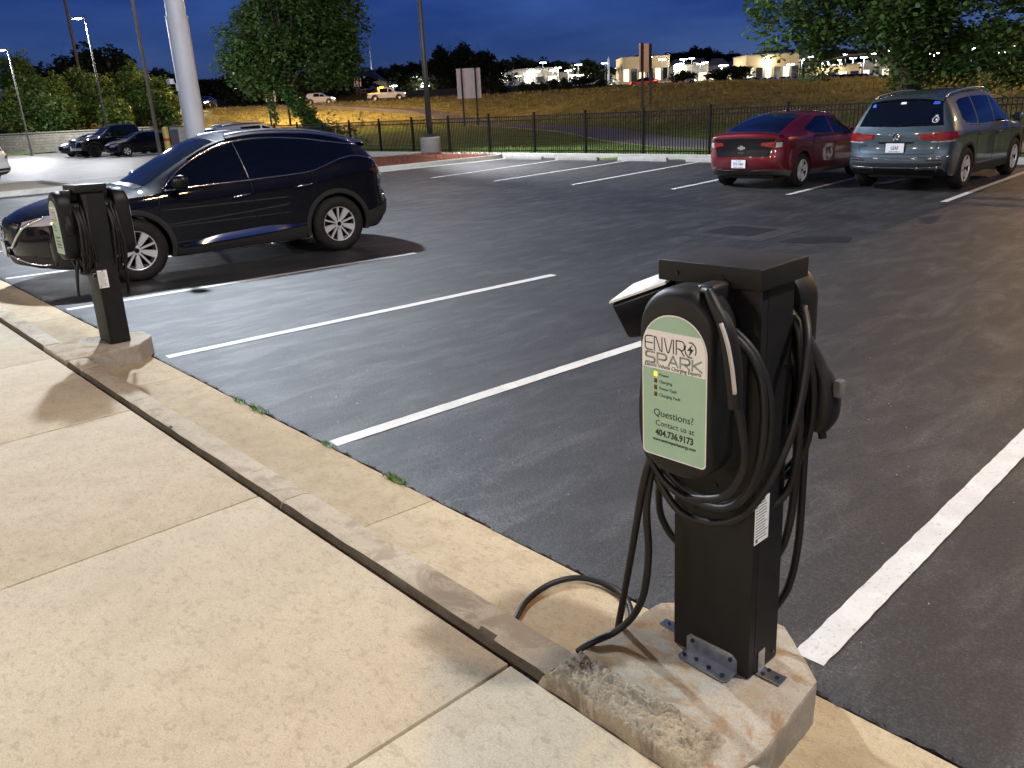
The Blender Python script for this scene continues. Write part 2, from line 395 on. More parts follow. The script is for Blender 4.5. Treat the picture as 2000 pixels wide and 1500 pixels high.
# --- parking lot with a ragged seal-coat edge along the gutter
xs = grid_axis([(-33.5, -16, .25), (-16, 2.5, .035), (2.5, 30, .5)])
mb = MB(); e0 = []; e1 = []; e2 = []; e3 = []
for x in xs:
    ye = 2.072 + .016*nz(x, 1.3, 0, 9) + .010*nz(x, 4.3, 0, 33)
    e0.append((x, ye+.006, -.05)); e1.append((x, ye, -.002)); e2.append((x, ye+.02, .004 + .003*nz(x, 0, 5, 30))); e3.append((x, 2.30, 0.0))
mb.grid([e0, e1, e2, e3, [(x, 21.30, 0.0) for x in xs]])
lot = structure(mb.build('parking_lot', M['asphalt'], smooth=30, fix=False))
mb = MB(); mb.grid([[(-130, -40, -.004), (-33.5, -40, -.004)], [(-130, 21.3, -.004), (-33.5, 21.3, -.004)]])
structure(mb.build('driveway', M['asphalt_old'], fix=False))
mb = MB(); mb.grid([[(-130, -60, -.03), (40, -60, -.03)], [(-130, 2.2, -.03), (40, 2.2, -.03)]])
structure(mb.build('earth', M['dirt'], fix=False))

# --- painted stall lines
def line(x0, y0, x1, y1, w=.10):
    d = Vector((x1-x0, y1-y0)); L = d.length; d /= L; n_ = Vector((-d.y, d.x)); n = max(4, int(L/.05)); a = []; b = []
    for i in range(n+1):
        p = Vector((x0, y0)) + d*L*i/n
        q = p + n_*(w/2 + .005*nz(p.x, p.y, 1, 14)); r_ = p - n_*(w/2 + .005*nz(p.x, p.y, 7, 14))
        a.append((q.x, q.y, .0045)); b.append((r_.x, r_.y, .0045))
    m_ = MB(); m_.grid([a, b]); m_.build('parking_line', M['paint'], lot, fix=False)
for x0, y0, x1, y1 in [(-9.36, 2.11, -8.93, 6.32), (-6.62, 2.14, -6.33, 6.32), (-3.95, 2.10, -3.80, 6.45), (-1.06, 2.20, -1.20, 6.5),
                       (-12.15, 2.12, -11.6, 6.3), (-15.2, 2.1, -14.6, 6.3), (1.65, 2.12, 1.6, 6.4)]:
    line(x0, y0, x1, y1, .105)
for x0, x1 in [(-18.87, -20.0), (-16.15, -17.08), (-13.40, -14.4), (-10.55, -11.35), (-7.92, -8.5), (-5.18, -5.72), (-2.4, -2.8)]:
    line(x0, 14.08, x1, 20.55, .11)
for x0 in (-28.9, -31.7, -34.4): line(x0, 15.2, x0-1.1, 20.5, .11)

# --- sidewalk slabs, kerb stones, gutter pans
walk = empty_struct('sidewalk')
xj = [3.60, 1.855, .11, -1.64, -3.39, -5.145, -6.9, -8.65, -10.4, -12.15, -13.9, -15.65, -17.4, -19.15, -20.9]
for i, (b_, a_) in enumerate(zip(xj, xj[1:])):
    mb = MB(); mb.box(a_+.006, b_-.006, -2.6, 1.383, -.02, .126 + (.0012 if i % 2 else 0))
    mb.build('slab', M['sidewalk'], walk, bevel=.003, seg=2, smooth=35)
kerb = empty_struct('kerb')
PAD_X = [(-1.50, -.872), (-7.255, -6.60)]
def kerb_run(parent, name, x0, x1, prof, mat, amp=.004, chip=.010, step=.04):
    n = max(2, int((x1-x0)/step)); rows = []
    for i in range(n+1):
        x = x0 + (x1-x0)*i/n; r_ = []
        e = .006 if i in (0, n) else 0
        for k, (y, z) in enumerate(prof):
            c = chip*max(0, nz(x, k*3.1, 2, 7)-.25) if k in (1, 2) else 0
            r_.append((x, y + amp*nz(x, y, k, 6) + c, z + amp*.6*nz(x, y+9, k, 6) - c - (e if z > .1 else 0)))
        rows.append(r_)
    m_ = MB(); m_.grid(rows); k = len(prof)
    m_.f += [tuple(range(k)), tuple(n*k+j for j in range(k-1, -1, -1))]; m_.m += [0, 0]
    o = m_.build(name, mat, parent, smooth=40)
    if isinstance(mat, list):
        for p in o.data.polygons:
            if p.normal.y < -.55: p.material_index = 1  # second, darker material on the faces turned to the sidewalk
    return o
KP = [(1.404, -.05), (1.402, .128), (1.412, .151), (1.43, .157), (1.52, .156), (1.545, .148), (1.556, .125), (1.575, .02), (1.578, -.05)]
GP = [(1.574, -.06), (1.574, .016), (1.70, .010), (1.90, .0), (2.066, -.004), (2.066, -.06)]
kj = [-21, -18.3, -15.3, -12.3, -9.3, -7.255, -6.60, -6.25, -3.205, -1.50, -.872, -.15, 2.85, 5.9]
for a_, b_ in zip(kj, kj[1:]):
    if any(abs(a_-p[0]) < .01 for p in PAD_X): continue
    kerb_run(kerb, 'kerb_stone', a_+.004, b_-.004, KP, [M['kerb'], M['kerb_dark']])
gut = empty_struct('gutter')
gj = [-21, -18, -15, -12, -9, -6.0, -2.95, .1, 3.1, 6]
for a_, b_ in zip(gj, gj[1:]):
    kerb_run(gut, 'gutter_slab', a_+.003, b_-.003, GP, M['gutter'], .003, .0)
mb = MB()
for i in range(300):                                       # grit caught in the joint between walk and kerb
    x = rng.uniform(-9, 1.5); y = rng.uniform(1.381, 1.399); r_ = rng.uniform(.003, .008); z = .085 + rng.uniform(0, .02)
    mb.add([(x+r_, y, z), (x, y+r_, z), (x-r_, y, z), (x, y-r_, z), (x, y, z+r_)], [(0, 1, 4), (1, 2, 4), (2, 3, 4), (3, 0, 4)])
mb.box(-21, 6, 1.368, 1.402, -.05, .085)
for x in xj[1:-1]: mb.box(x-.009, x+.009, -2.6, 1.37, -.03, .085); o = mb.build('joint_grit', M['dirt'], walk, fix=False); o['kind'] = 'stuff'
mb = MB()
for i in range(2600):                                        # loose crumbs along the seal-coat edge and pale grit on the lot
    if i < 2000: x = rng.uniform(-9, 3); y = 2.066 + abs(rng.gauss(0, .03)); r_ = rng.uniform(.002, .006); z = .0
    else: x = rng.uniform(-9, 4); y = rng.uniform(2.3, 9); r_ = rng.uniform(.002, .005); z = .002
    mb.add([(x+r_, y, z), (x, y+r_, z), (x-r_, y, z), (x, y-r_, z), (x, y, z+r_)], [(0, 1, 4), (1, 2, 4), (2, 3, 4), (3, 0, 4)], 0 if i < 2000 else 1)
o = mb.build('asphalt_crumbs', [M['dirt'], M['kerb_grey']], fix=False); o['kind'] = 'stuff'; tag(o, 'black asphalt crumbs and pale grit strewn along the gutter edge', 'gravel')

# --- square patch over the drain
pt = empty_struct('drain_patch'); pt.location = (-6.3, 9.95, 0)
mb = MB(); mb.prism([(-.62, -.58), (.70, -.62), (.66, .60), (-.66, .58)], .001, .004); mb.build('surround', M['asphalt_worn'], pt)
mb = MB(); mb.prism([(-.36, -.36), (.37, -.33), (.36, .38), (-.35, .36)], .004, .009); mb.build('patch', M['patch_a'], pt, bevel=.003)
mb = MB(); mb.prism([(.9, -.5), (1.3, -.42), (1.62, -.1), (1.5, .25), (1.15, .12), (.95, -.1)], .001, .005); mb.build('patch', M['patch_a'], pt)

# --- far kerb, wheel stops, planted islands
FK = [(21.16, -.05), (21.165, .12), (21.18, .148), (21.2, .15), (21.36, .15), (21.38, .12), (21.38, -.05)]
fk = empty_struct('far_kerb')
for k in range(24): kerb_run(fk, 'kerb_stone', -66+3*k+.004, -63+3*k-.004, FK, M['kerb_grey'], .004, .006, .3)
def wheel_stop(x, y, rz, label):
    t = thing('wheel_stop', label, 'wheel stop', (x, y, 0), rz, 'concrete wheel stops at the stall heads')
    prof = [(-.085, 0), (-.085, .05), (-.055, .125), (.055, .125), (.085, .05), (.085, 0)]
    m_ = MB(); rows = []
    n = 24
    for i in range(n+1):
        xx = -.92 + 1.84*i/n; s_ = .8 if i in (0, n) else 1
        rows.append([(xx, a*s_ + .006*nz(xx+x, a, y, 6), b_*(.85 if i in (0, n) else 1) + .006*nz(xx+x, b_, 3+y, 6)) for a, b_ in prof])
    m_.grid(rows); m_.f += [tuple(range(6)), tuple(n*6+j for j in range(5, -1, -1))]; m_.m += [0, 0]
    m_.build('block', M['kerb_grey'], t, smooth=40)
    for sx in (-.6, .6): m_ = MB(); m_.cyl((sx, 0, .11), (sx, 0, .132), .018, n=8); m_.build('pin', M['bolt_dark'], t)
for i, (x, y) in enumerate([(-21.7, 20.36), (-19.2, 20.42), (-16.5, 20.5), (-13.9, 20.5), (-9.95, 20.5), (-7.2, 20.5)]):
    wheel_stop(x, y, R(1+i % 3), ['worn grey wheel stop beside the mulch island kerb', 'worn grey wheel stop second from the mulch island', 'worn grey wheel stop third from the mulch island', 'grey wheel stop in the empty stall next to the red car',
                                 'grey wheel stop ahead of the red hatchback', 'grey wheel stop ahead of the blue-grey SUV'][i])
for i, x in enumerate((-30.4, -33.1)):
    wheel_stop(x, 20.3, 0, ['grey wheel stop on the far side of the mulch island', 'second grey wheel stop beyond the mulch island, behind the black SUV'][i])
def island(name, x0, x1, y0, y1, mat, label, hump=.2, rad=1.2):
    st = empty_struct(name)
    def outline(d, n=8):
        pts = []
        for cx, cy, a0 in ((x1-rad, y1-rad, 0), (x0+rad, y1-rad, 90), (x0+rad, y0+rad, 180), (x1-rad, y0+rad, 270)):
            for i in range(n+1):
                a = R(a0 + 90*i/n); pts.append((cx + (rad-d)*math.cos(a), cy + (rad-d)*math.sin(a)))
        return pts
    rows = [[(x, y, z) for x, y in outline(d)] for d, z in ((-.30, .004), (-.02, .008), (0, .02), (.012, .13), (.03, .15), (.15, .15), (.165, .13), (.17, .05))]
    m_ = MB(); m_.grid(rows[:], wrap=True); m_.build('kerb_ring', M['kerb_grey'], st, smooth=40)
    m_ = MB(); N = 44; rows = []
    for i in range(N+1):
        r_ = []
        for j in range(N+1):
            x = x0+.16 + (x1-x0-.32)*i/N; y = y0+.16 + (y1-y0-.32)*j/N
            e = min(i, N-i, j, N-j)/N*2
            cx_ = max(abs(x-(x0+x1)/2) - ((x1-x0)/2-rad), 0); cy_ = max(abs(y-(y0+y1)/2) - ((y1-y0)/2-rad), 0)
            out = math.hypot(cx_, cy_) > rad-.17
            r_.append((x, y, -.05 if out else .12 + hump*sstep(0, .7, e) + .02*nz(x, y, 0, 3)))
        rows.append(r_)
    m_.grid(rows); m_.build('bed', mat, st, smooth='all', fix=False)
    return st
def mulch_mat(name, lo, hi):
    g = G(name); a = g.noise(18, 5, .7, dist=1.2); b_ = g.noise(60, 4, .75, dist=2)
    c = g.mix(.5, g.ramp(a, [(.3, lo), (.7, hi)]), g.ramp(b_, [(.3, .2), (.7, .8)]), 'OVERLAY')
    return g.done(c, .95, g.bump(b_, 1.0, .03), .15)
M['mulch'] = mulch_mat('mulch', (.085, .026, .014), (.17, .06, .035)); M['pebbles'] = mulch_mat('pebbles', (.20, .17, .12), (.40, .35, .27))
island('mulch_island', -27.9, -22.95, 13.6, 21.14, M['mulch'], '', .12)
island('pebble_island', -33.4, -28.1, -8, 7.6, M['pebbles'], '', .05)
mb = MB()
for i in range(1500):
    x = rng.uniform(-27.6, -23.2); y = rng.uniform(14, 21); a = rng.uniform(0, 6.28); l = rng.uniform(.02, .06); z = .16 + .10*sstep(0, .7, min(x+27.9, -22.95-x, y-13.6, 21.14-y)/2.4)
    d = Vector((math.cos(a)*l, math.sin(a)*l, rng.uniform(0, .03))); s_ = Vector((-d.y, d.x, 0))*.25; p = Vector((x, y, z))
    mb.add([p-d-s_, p+d-s_, p+d+s_, p-d+s_], [(0, 1, 2, 3)])
o = mb.build('mulch_chips', M['mulch'], fix=False); tag(o, 'loose red bark chips covering the planted island', 'mulch', kind='stuff')

# --- grass tufts growing in the gutter joint
M['blade'] = plain('blade', (.09, .16, .03), .6, spec=.3, var=.35, vscale=40)
def tuft(x, y, n, h, spread, label):
    m_ = MB()
    for i in range(n):
        a = rng.uniform(0, 6.28); l = h*rng.uniform(.5, 1.2); lean = rng.uniform(.3, 1.1)
        bx, by = max(-1.15, min(1.15, rng.gauss(0, .8)))*spread, max(-1, min(1, rng.gauss(0, .7)))*spread*.30; w = .0025; dx, dy = math.cos(a), math.sin(a); pts = []
        for k in range(4):
            t = k/3; pts.append(Vector((bx + dx*l*lean*t*t, by + dy*l*lean*t*t, l*t*(1-.25*t))))
        s_ = Vector((-dy, dx, 0))*w
        for k in range(3):
            w0, w1 = 1-k/3.2, 1-(k+1)/3.2; m_.add([pts[k]-s_*w0, pts[k]+s_*w0, pts[k+1]+s_*w1, pts[k+1]-s_*w1], [(0, 1, 2, 3)])
    m_.add([(spread*1.15*math.cos(q*.5236), spread*.30*math.sin(q*.5236), .0) for q in range(12)] + [(0, 0, .006)], [(q, (q+1) % 12, 12) for q in range(12)], 0)
    o = m_.build('grass_tuft', [M['blade'], M['dirt']], fix=False); o.location = (x, y, .0); tag(o, label, 'weed', 'weeds in the gutter joint')
tuft(-5.10, 2.06, 60, .035, .06, 'grass tuft at the gutter edge, the one nearest the leaning far pedestal')
tuft(-4.83, 2.07, 90, .042, .08, 'widest grass tuft at the gutter edge between two stall lines')
tuft(-3.97, 2.07, 40, .03, .05, 'small grass tuft at the very end of a white stall line')
tuft(-3.28, 2.07, 110, .035, .07, 'low spreading weed in the gutter joint nearest the charging post')

# ================================================================== concrete pads
def rough(mbld, amp, size, seed, mat, name, parent, it=4, fine=12):
    me = mbld.mesh(name, bevel=.010, seg=2); bm = bmesh.new(); bm.from_mesh(me); bmesh.ops.triangulate(bm, faces=bm.faces)
    for _ in range(it):
        es = [e for e in bm.edges if e.calc_length() > size]
        if not es: break
        bmesh.ops.subdivide_edges(bm, edges=es, cuts=1); bmesh.ops.triangulate(bm, faces=[f for f in bm.faces if len(f.verts) > 3])
    bm.normal_update()
    for v in bm.verts:
        p = v.co; v.co = p + v.normal*amp*(nz(p.x+seed, p.y, p.z, fine) + .6*nz(p.x, p.y+seed, p.z, fine*3.3))
    bm.to_mesh(me); bm.free(); me.polygons.foreach_set('use_smooth', [True]*len(me.polygons))
    try: me.set_sharp_from_angle(angle=R(38))
    except Exception: pass
    o = link_mesh(name, me, mat, parent); return o
def pad(cx, label, seed):
    t = thing('concrete_pad', label, 'concrete base', (cx, 0, 0), 0, 'concrete bases of the charging posts')
    poly = [(-.315, 1.405), (.313, 1.405), (.318, 1.62), (.285, 1.95), (.08, 2.125), (-.11, 2.125), (-.30, 1.96), (-.315, 1.62)]
    m_ = MB(); m_.prism(poly, -.05, .150)
    o = rough(m_, .0045, .04, seed, [M['pad'], M['pad_side']], 'base', t)
    for p in o.data.polygons:
        if p.normal.z < .4: p.material_index = 1
    return t
pad1 = pad(-1.19, 'stained octagonal concrete base under the charging post with the green face label', 1.0)
pad2 = pad(-6.93, 'pale concrete base under the charging post standing next to the black SUV', 5.0)
mb = MB(); rows = []; N = 170; K = 60                       # crumbly mortar smeared over the kerb end of the near pad
for i in range(N+1):
    x = -.335 + .62*i/N; r_ = []
    for j in range(K+1):
        y = 1.380 + .22*j/K; e = min(i/14, (N-i)/26, j/8, (K-j)/20, 1)
        h_ = .171 + .008*nz(x, y, 3, 22) + .010*nz(x, y, 1, 60) + .008*nz(x, y, 8, 130) + .004*nz(x, y, 8, 260) - .10*(1-e)**2 - .004*sstep(.05, .3, x)
        r_.append((x + .01*nz(x, y, 4, 15), y + .012*nz(x, y, 6, 11), h_))
    rows.append(r_)
mb.grid(rows); mb.build('mortar', M['mortar'], pad1, smooth=60, fix=False)

# ================================================================== charging posts
def rounded(w, h, rt_, rb, n=10):
    """outline (x,z) centred on x, z from 0 to h, corner radii top and bottom"""
    pts = []
    for cx, cz, r_, a0 in ((w/2-rb, rb, rb, 270), (w/2-rt_, h-rt_, rt_, 0), (-w/2+rt_, h-rt_, rt_, 90), (-w/2+rb, rb, rb, 180)):
        for i in range(n+1):
            a = R(a0 + 90*i/n); pts.append((cx + r_*math.cos(a), cz + r_*math.sin(a)))
    return pts
def wall_unit(t, sgn, lit=True):
    """charger box on the -y (sgn=1) or +y (sgn=-1) side of the post"""
    F = Matrix.Diagonal((sgn, sgn, 1, 1)) if sgn < 0 else Matrix.Identity(4)
    z0 = .685; W, Hh = .232, .515
    def shell(sc, y, dz=0): return [F @ Vector((x*sc, y, z0 + Hh/2 + (z-Hh/2)*sc + dz)) for x, z in rounded(W, Hh, .108, .092)]
    m_ = MB()
    rows = [shell(.90, -.155), shell(.97, -.158), shell(1.0, -.170), shell(1.0, -.232), shell(.985, -.247), shell(.94, -.258), shell(.90, -.262)]
    m_.grid(rows, wrap=True); k = len(rows[0]); m_.f += [tuple(range(k)), tuple((len(rows)-1)*k+j for j in range(k-1, -1, -1))]; m_.m += [0, 0]
    unit = m_.build('charger', M['plastic'], t, smooth=50)
    m_ = MB(); rows = [shell(.72, -.08), shell(.72, -.155)]; m_.grid(rows, wrap=True); k = len(rows[0]); m_.f += [tuple(range(k))]; m_.m += [0]
    m_.prism([(-.05, 1.12), (.05, 1.12), (.035, 1.222), (-.035, 1.222)], -.094, -.082, 'y', M=F)
    for sx in (-.085, .085): m_.box(sx-.02, sx+.02, -.16, -.08, .74, 1.05, M=F)
    m_.build('back_box', M['plastic'], unit, smooth=40)
    m_ = MB(); m_.box(.02, .075, -.205, -.085, 1.12, 1.205, M=F); m_.build('hanger', M['plastic'], unit, bevel=.014, seg=3, smooth=50)
    m_ = MB(); m_.cyl(F @ Vector((.045, -.207, 1.175)), F @ Vector((.045, -.213, 1.175)), .011, n=14); m_.cyl(F @ Vector((.045, -.213, 1.175)), F @ Vector((.045, -.216, 1.175)), .006, n=6)
    m_.build('screw', M['bolt_black'], unit)
    # face label
    def lab(inset, y):
        w, h = .203 - 2*inset, .395 - 2*inset
        return [(x, .738 + inset + z) for x, z in rounded(w, h, .098-inset, .014-inset*.5)]
    yl = -.2632
    for nm, ins, y, mt in (('label_edge', 0, yl-.0006, 'lab_white'), ('label', .0035, yl-.0014, 'lab_green')):
        m_ = MB(); p = lab(ins, y); m_.prism(p, y, yl, 'y', M=F); lb = m_.build(nm, M[mt], unit)
    band = [(x, z) for x, z in lab(.0035, 0)]
    za, zb_ = .985, 1.0875
    # clip the label outline to the white band
    def clip(poly, zc, keep_above):
        out = []
        for (x0, z0_), (x1, z1_) in zip(poly, poly[1:]+poly[:1]):
            in0 = (z0_ >= zc) == keep_above; in1 = (z1_ >= zc) == keep_above
            if in0: out.append((x0, z0_))
            if in0 != in1: k_ = (zc-z0_)/(z1_-z0_); out.append((x0+(x1-x0)*k_, zc))
        return out
    band = clip(clip(band, za, True), zb_, False)
    m_ = MB(); m_.prism(band, yl-.0024, yl-.0004, 'y', M=F); m_.build('label_band', M['lab_white'], unit)
    def TM(x, z, y): return F @ Matrix.Translation((x, y, z)) @ Matrix.Rotation(R(90), 4, 'X')
    yt = yl - .0030
    if sgn > 0:
        # ENVIRO drawn as rounded strokes
        def stroke(paths, name, mat, wd, y):
            m_ = MB()
            for p in paths:
                P = [Vector((a, y, b_)) for a, b_ in p]
                for a, b_ in zip(P, P[1:]):
                    d = (b_-a); L = d.length
                    if L < 1e-6: continue
                    d /= L; n_ = Vector((-d.z, 0, d.x))*wd/2; a2 = a - d*wd*.28; b2 = b_ + d*wd*.28
                    m_.add([F @ (a2-n_), F @ (b2-n_), F @ (b2+n_), F @ (a2+n_)], [(0, 1, 2, 3)])
            m_.build(name, mat, unit, fix=False)
        x0, zt, hh = -.0895, 1.0705, .037; s = .0245; adv = .0298; paths = []
        def arc(cx, cz, rx, rz, a0, a1, n=14): return [(cx+rx*math.cos(R(a0+(a1-a0)*i/n)), cz+rz*math.sin(R(a0+(a1-a0)*i/n))) for i in range(n+1)]
        zb0 = zt-hh; zm = zt-hh/2; c_ = .009
        x = x0; paths += [[(x+s, zt), (x+c_, zt)] + arc(x+c_, zt-c_, c_, c_, 90, 180, 6) + arc(x+c_, zb0+c_, c_, c_, 180, 270, 6) + [(x+s, zb0)], [(x, zm), (x+s, zm)]]
        x += adv; paths += [[(x, zb0), (x, zt), (x+.006, zt-.002), (x+s-.006, zb0+.003), (x+s, zb0), (x+s, zt)]]
        x += adv+.002; paths += [[(x, zt), (x+s/2-.003, zb0+.003), (x+s/2, zb0), (x+s/2+.003, zb0+.003), (x+s, zt)]]
        x += adv-.001; paths += [[(x, zb0), (x, zt)]]
        x += .0085; paths += [[(x, zb0), (x, zt), (x+s-c_, zt)] + arc(x+s-c_, zt-c_, c_, c_, 90, 0, 6) + arc(x+s-c_, zm+c_*.4, c_, c_, 0, -90, 6) + [(x+.004, zm-.002)], [(x+s*.45, zm-.002), (x+s, zb0)]]
        stroke(paths, 'lettering', M['ink'], .0031, yt)
        cx, cz = x+adv+.0135, zm; stroke([arc(cx, cz, .0165, .0195, 150, 285, 20), arc(cx, cz, .0165, .0195, -30, 105, 20)], 'emblem_ring', M['ink'], .0031, yt)
        m_ = MB(); bolt = [(.006, .017), (-.010, -.002), (-.001, -.002), (-.006, -.019), (.010, .003), (.001, .003)]
        m_.add([F @ Vector((cx+a, yt, cz+b_)) for a, b_ in bolt], [(0, 1, 2), (0, 2, 5), (2, 3, 4), (2, 4, 5)]); m_.build('emblem_bolt', M['ink'], unit, fix=False)
        zt = 1.0275; hh = .028; zb0 = zt-hh; zm = zt-hh/2; paths = []; s = .029; adv = .0375; x = x0+.002
        paths += [[(x+s, zt), (x+c_*.7, zt)] + arc(x+.007, zt-.007, .007, .007, 90, 270, 8) + [(x+s-.007, zm)] + arc(x+s-.007, zm-.007, .007, .007, 90, -90, 8) + [(x, zb0)]]
        x += adv; paths += [[(x, zb0), (x, zt), (x+s-.008, zt)] + arc(x+s-.008, zt-.008, .008, .008, 90, -90, 8) + [(x+.005, zt-.016)]]
        x += adv-.002; paths += [[(x, zb0), (x+s/2, zt), (x+s, zb0)], [(x+.007, zb0+.009), (x+s-.007, zb0+.009)]]
        x += adv-.001; paths += [[(x, zb0), (x, zt), (x+s-.008, zt)] + arc(x+s-.008, zt-.008, .008, .008, 90, -90, 8) + [(x+.005, zt-.016)], [(x+s*.45, zt-.016), (x+s, zb0)]]
        x += adv-.001; paths += [[(x, zb0), (x, zt)], [(x+s-.002, zt), (x+.004, zm), (x+s, zb0)]]
        stroke(paths, 'lettering', M['lab_text_green'], .0052, yt)
        text_mesh('Electric Vehicle Charging Experts', .0148, M['ink'], unit, TM(-.0905, .9885, yt), width=.176, ext=.0003, shear=.08)
        for i, s_ in enumerate(('Power', 'Charging', 'Power Fault', 'Charging Fault')):
            zz = .9655 - i*.0185
            text_mesh(s_, .0115, M['ink'], unit, TM(-.0455, zz, yt+.0012), ext=.0003)
            m_ = MB(); m_.box(-.062, -.052, yt+.0005, yl, zz-.002, zz+.0105, M=F); m_.build('indicator_light', M['led_on'] if i == 0 and lit else M['led_off'], unit, bevel=.002)
        text_mesh('Questions?', .0285, M['ink'], unit, TM(-.0005, .8535, yt+.0012), ext=.0003, align='CENTER')
        text_mesh('Contact us at', .0225, M['ink'], unit, TM(.004, .8265, yt+.0012), ext=.0003, align='CENTER')
        text_mesh('404.736.9173', .0255, M['ink'], unit, TM(.003, .7985, yt+.0012), ext=.0003, align='CENTER', offset=.0008, sx=.88)
        text_mesh('www.envirosparkenergy.com', .0125, M['ink'], unit, TM(.002, .7825, yt+.0012), ext=.0003, align='CENTER', offset=.0003, sx=.93)
    return unit
def cable(parent, pts, name='cable', r=.0105, closed=False, mat='rubber', n=7):
    m_ = MB(); m_.tube(smooth_path(pts, n, closed), r, 9, closed=closed); return m_.build(name, M[mat], parent, smooth='all')
def coil(parent, sgn, y0, n, w, ztop, zbot, seed, r=.0105, left=True):
    rr = random.Random(seed)
    for k in range(n):
        pts = []; y = y0 + .021*k; dz = rr.uniform(-.03, .035); dw = rr.uniform(-.012, .02)
        for i in range(28):
            a = 2*math.pi*i/28; c_, s_ = math.cos(a), math.sin(a); zc = (ztop+zbot)/2; hz = (ztop-zbot)/2
            x = (w+dw)*math.copysign(abs(c_)**.8, c_); z = zc + (hz + (0 if s_ > 0 else -dz*.5))*math.copysign(abs(s_)**.9, s_) + (dz*.3)
            pts.append(Vector((x*sgn, sgn*(y + .008*math.sin(3*a+k)), z)))
        cable(parent, pts, 'cable_coil', r, True, n=2)
def sweep(parent, name, mat, secs, smooth=50, n=16, capends=True):
    """loft through (centre, half-width vector, half-height vector) sections"""
    m_ = MB(); rows = []
    for c_, a, b_ in secs:
        c_, a, b_ = Vector(c_), Vector(a), Vector(b_); r_ = []
        for i in range(n):
            th = 2*math.pi*i/n; ct, st = math.cos(th), math.sin(th)
            r_.append(c_ + a*math.copysign(abs(ct)**.7, ct) + b_*math.copysign(abs(st)**.7, st))
        rows.append(r_)
    m_.grid(rows, wrap=True)
    if capends: m_.f += [tuple(range(n-1, -1, -1)), tuple((len(rows)-1)*n+j for j in range(n))]; m_.m += [0, 0]
    return m_.build(name, mat, parent, smooth=smooth)
def handle(parent, pts, wx=(1, 0, 0), k_=1.0, rad=None):
    """car plug: cable boot, curved grip, head with pins"""
    P = [Vector(p) for p in pts]; wx = Vector(wx); secs = []
    rad = [q*k_ for q in (rad or [.014, .019, .021, .020, .019, .024, .033, .036, .030])]
    path = smooth_path(P, 4); m = len(path)
    for i, p in enumerate(path):
        t = (path[min(i+1, m-1)] - path[max(i-1, 0)]).normalized(); a = wx - t*wx.dot(t); a.normalize(); b_ = t.cross(a)
        k = i/(m-1)*(len(rad)-1); i0 = int(k); r_ = rad[i0] + (rad[min(i0+1, len(rad)-1)]-rad[i0])*(k-i0)
        secs.append((p, a*r_, b_*r_*.85))
    return sweep(parent, 'plug', M['plastic'], secs)
M['latch_grey'] = plain('latch_grey', (.13, .13, .13), .5)
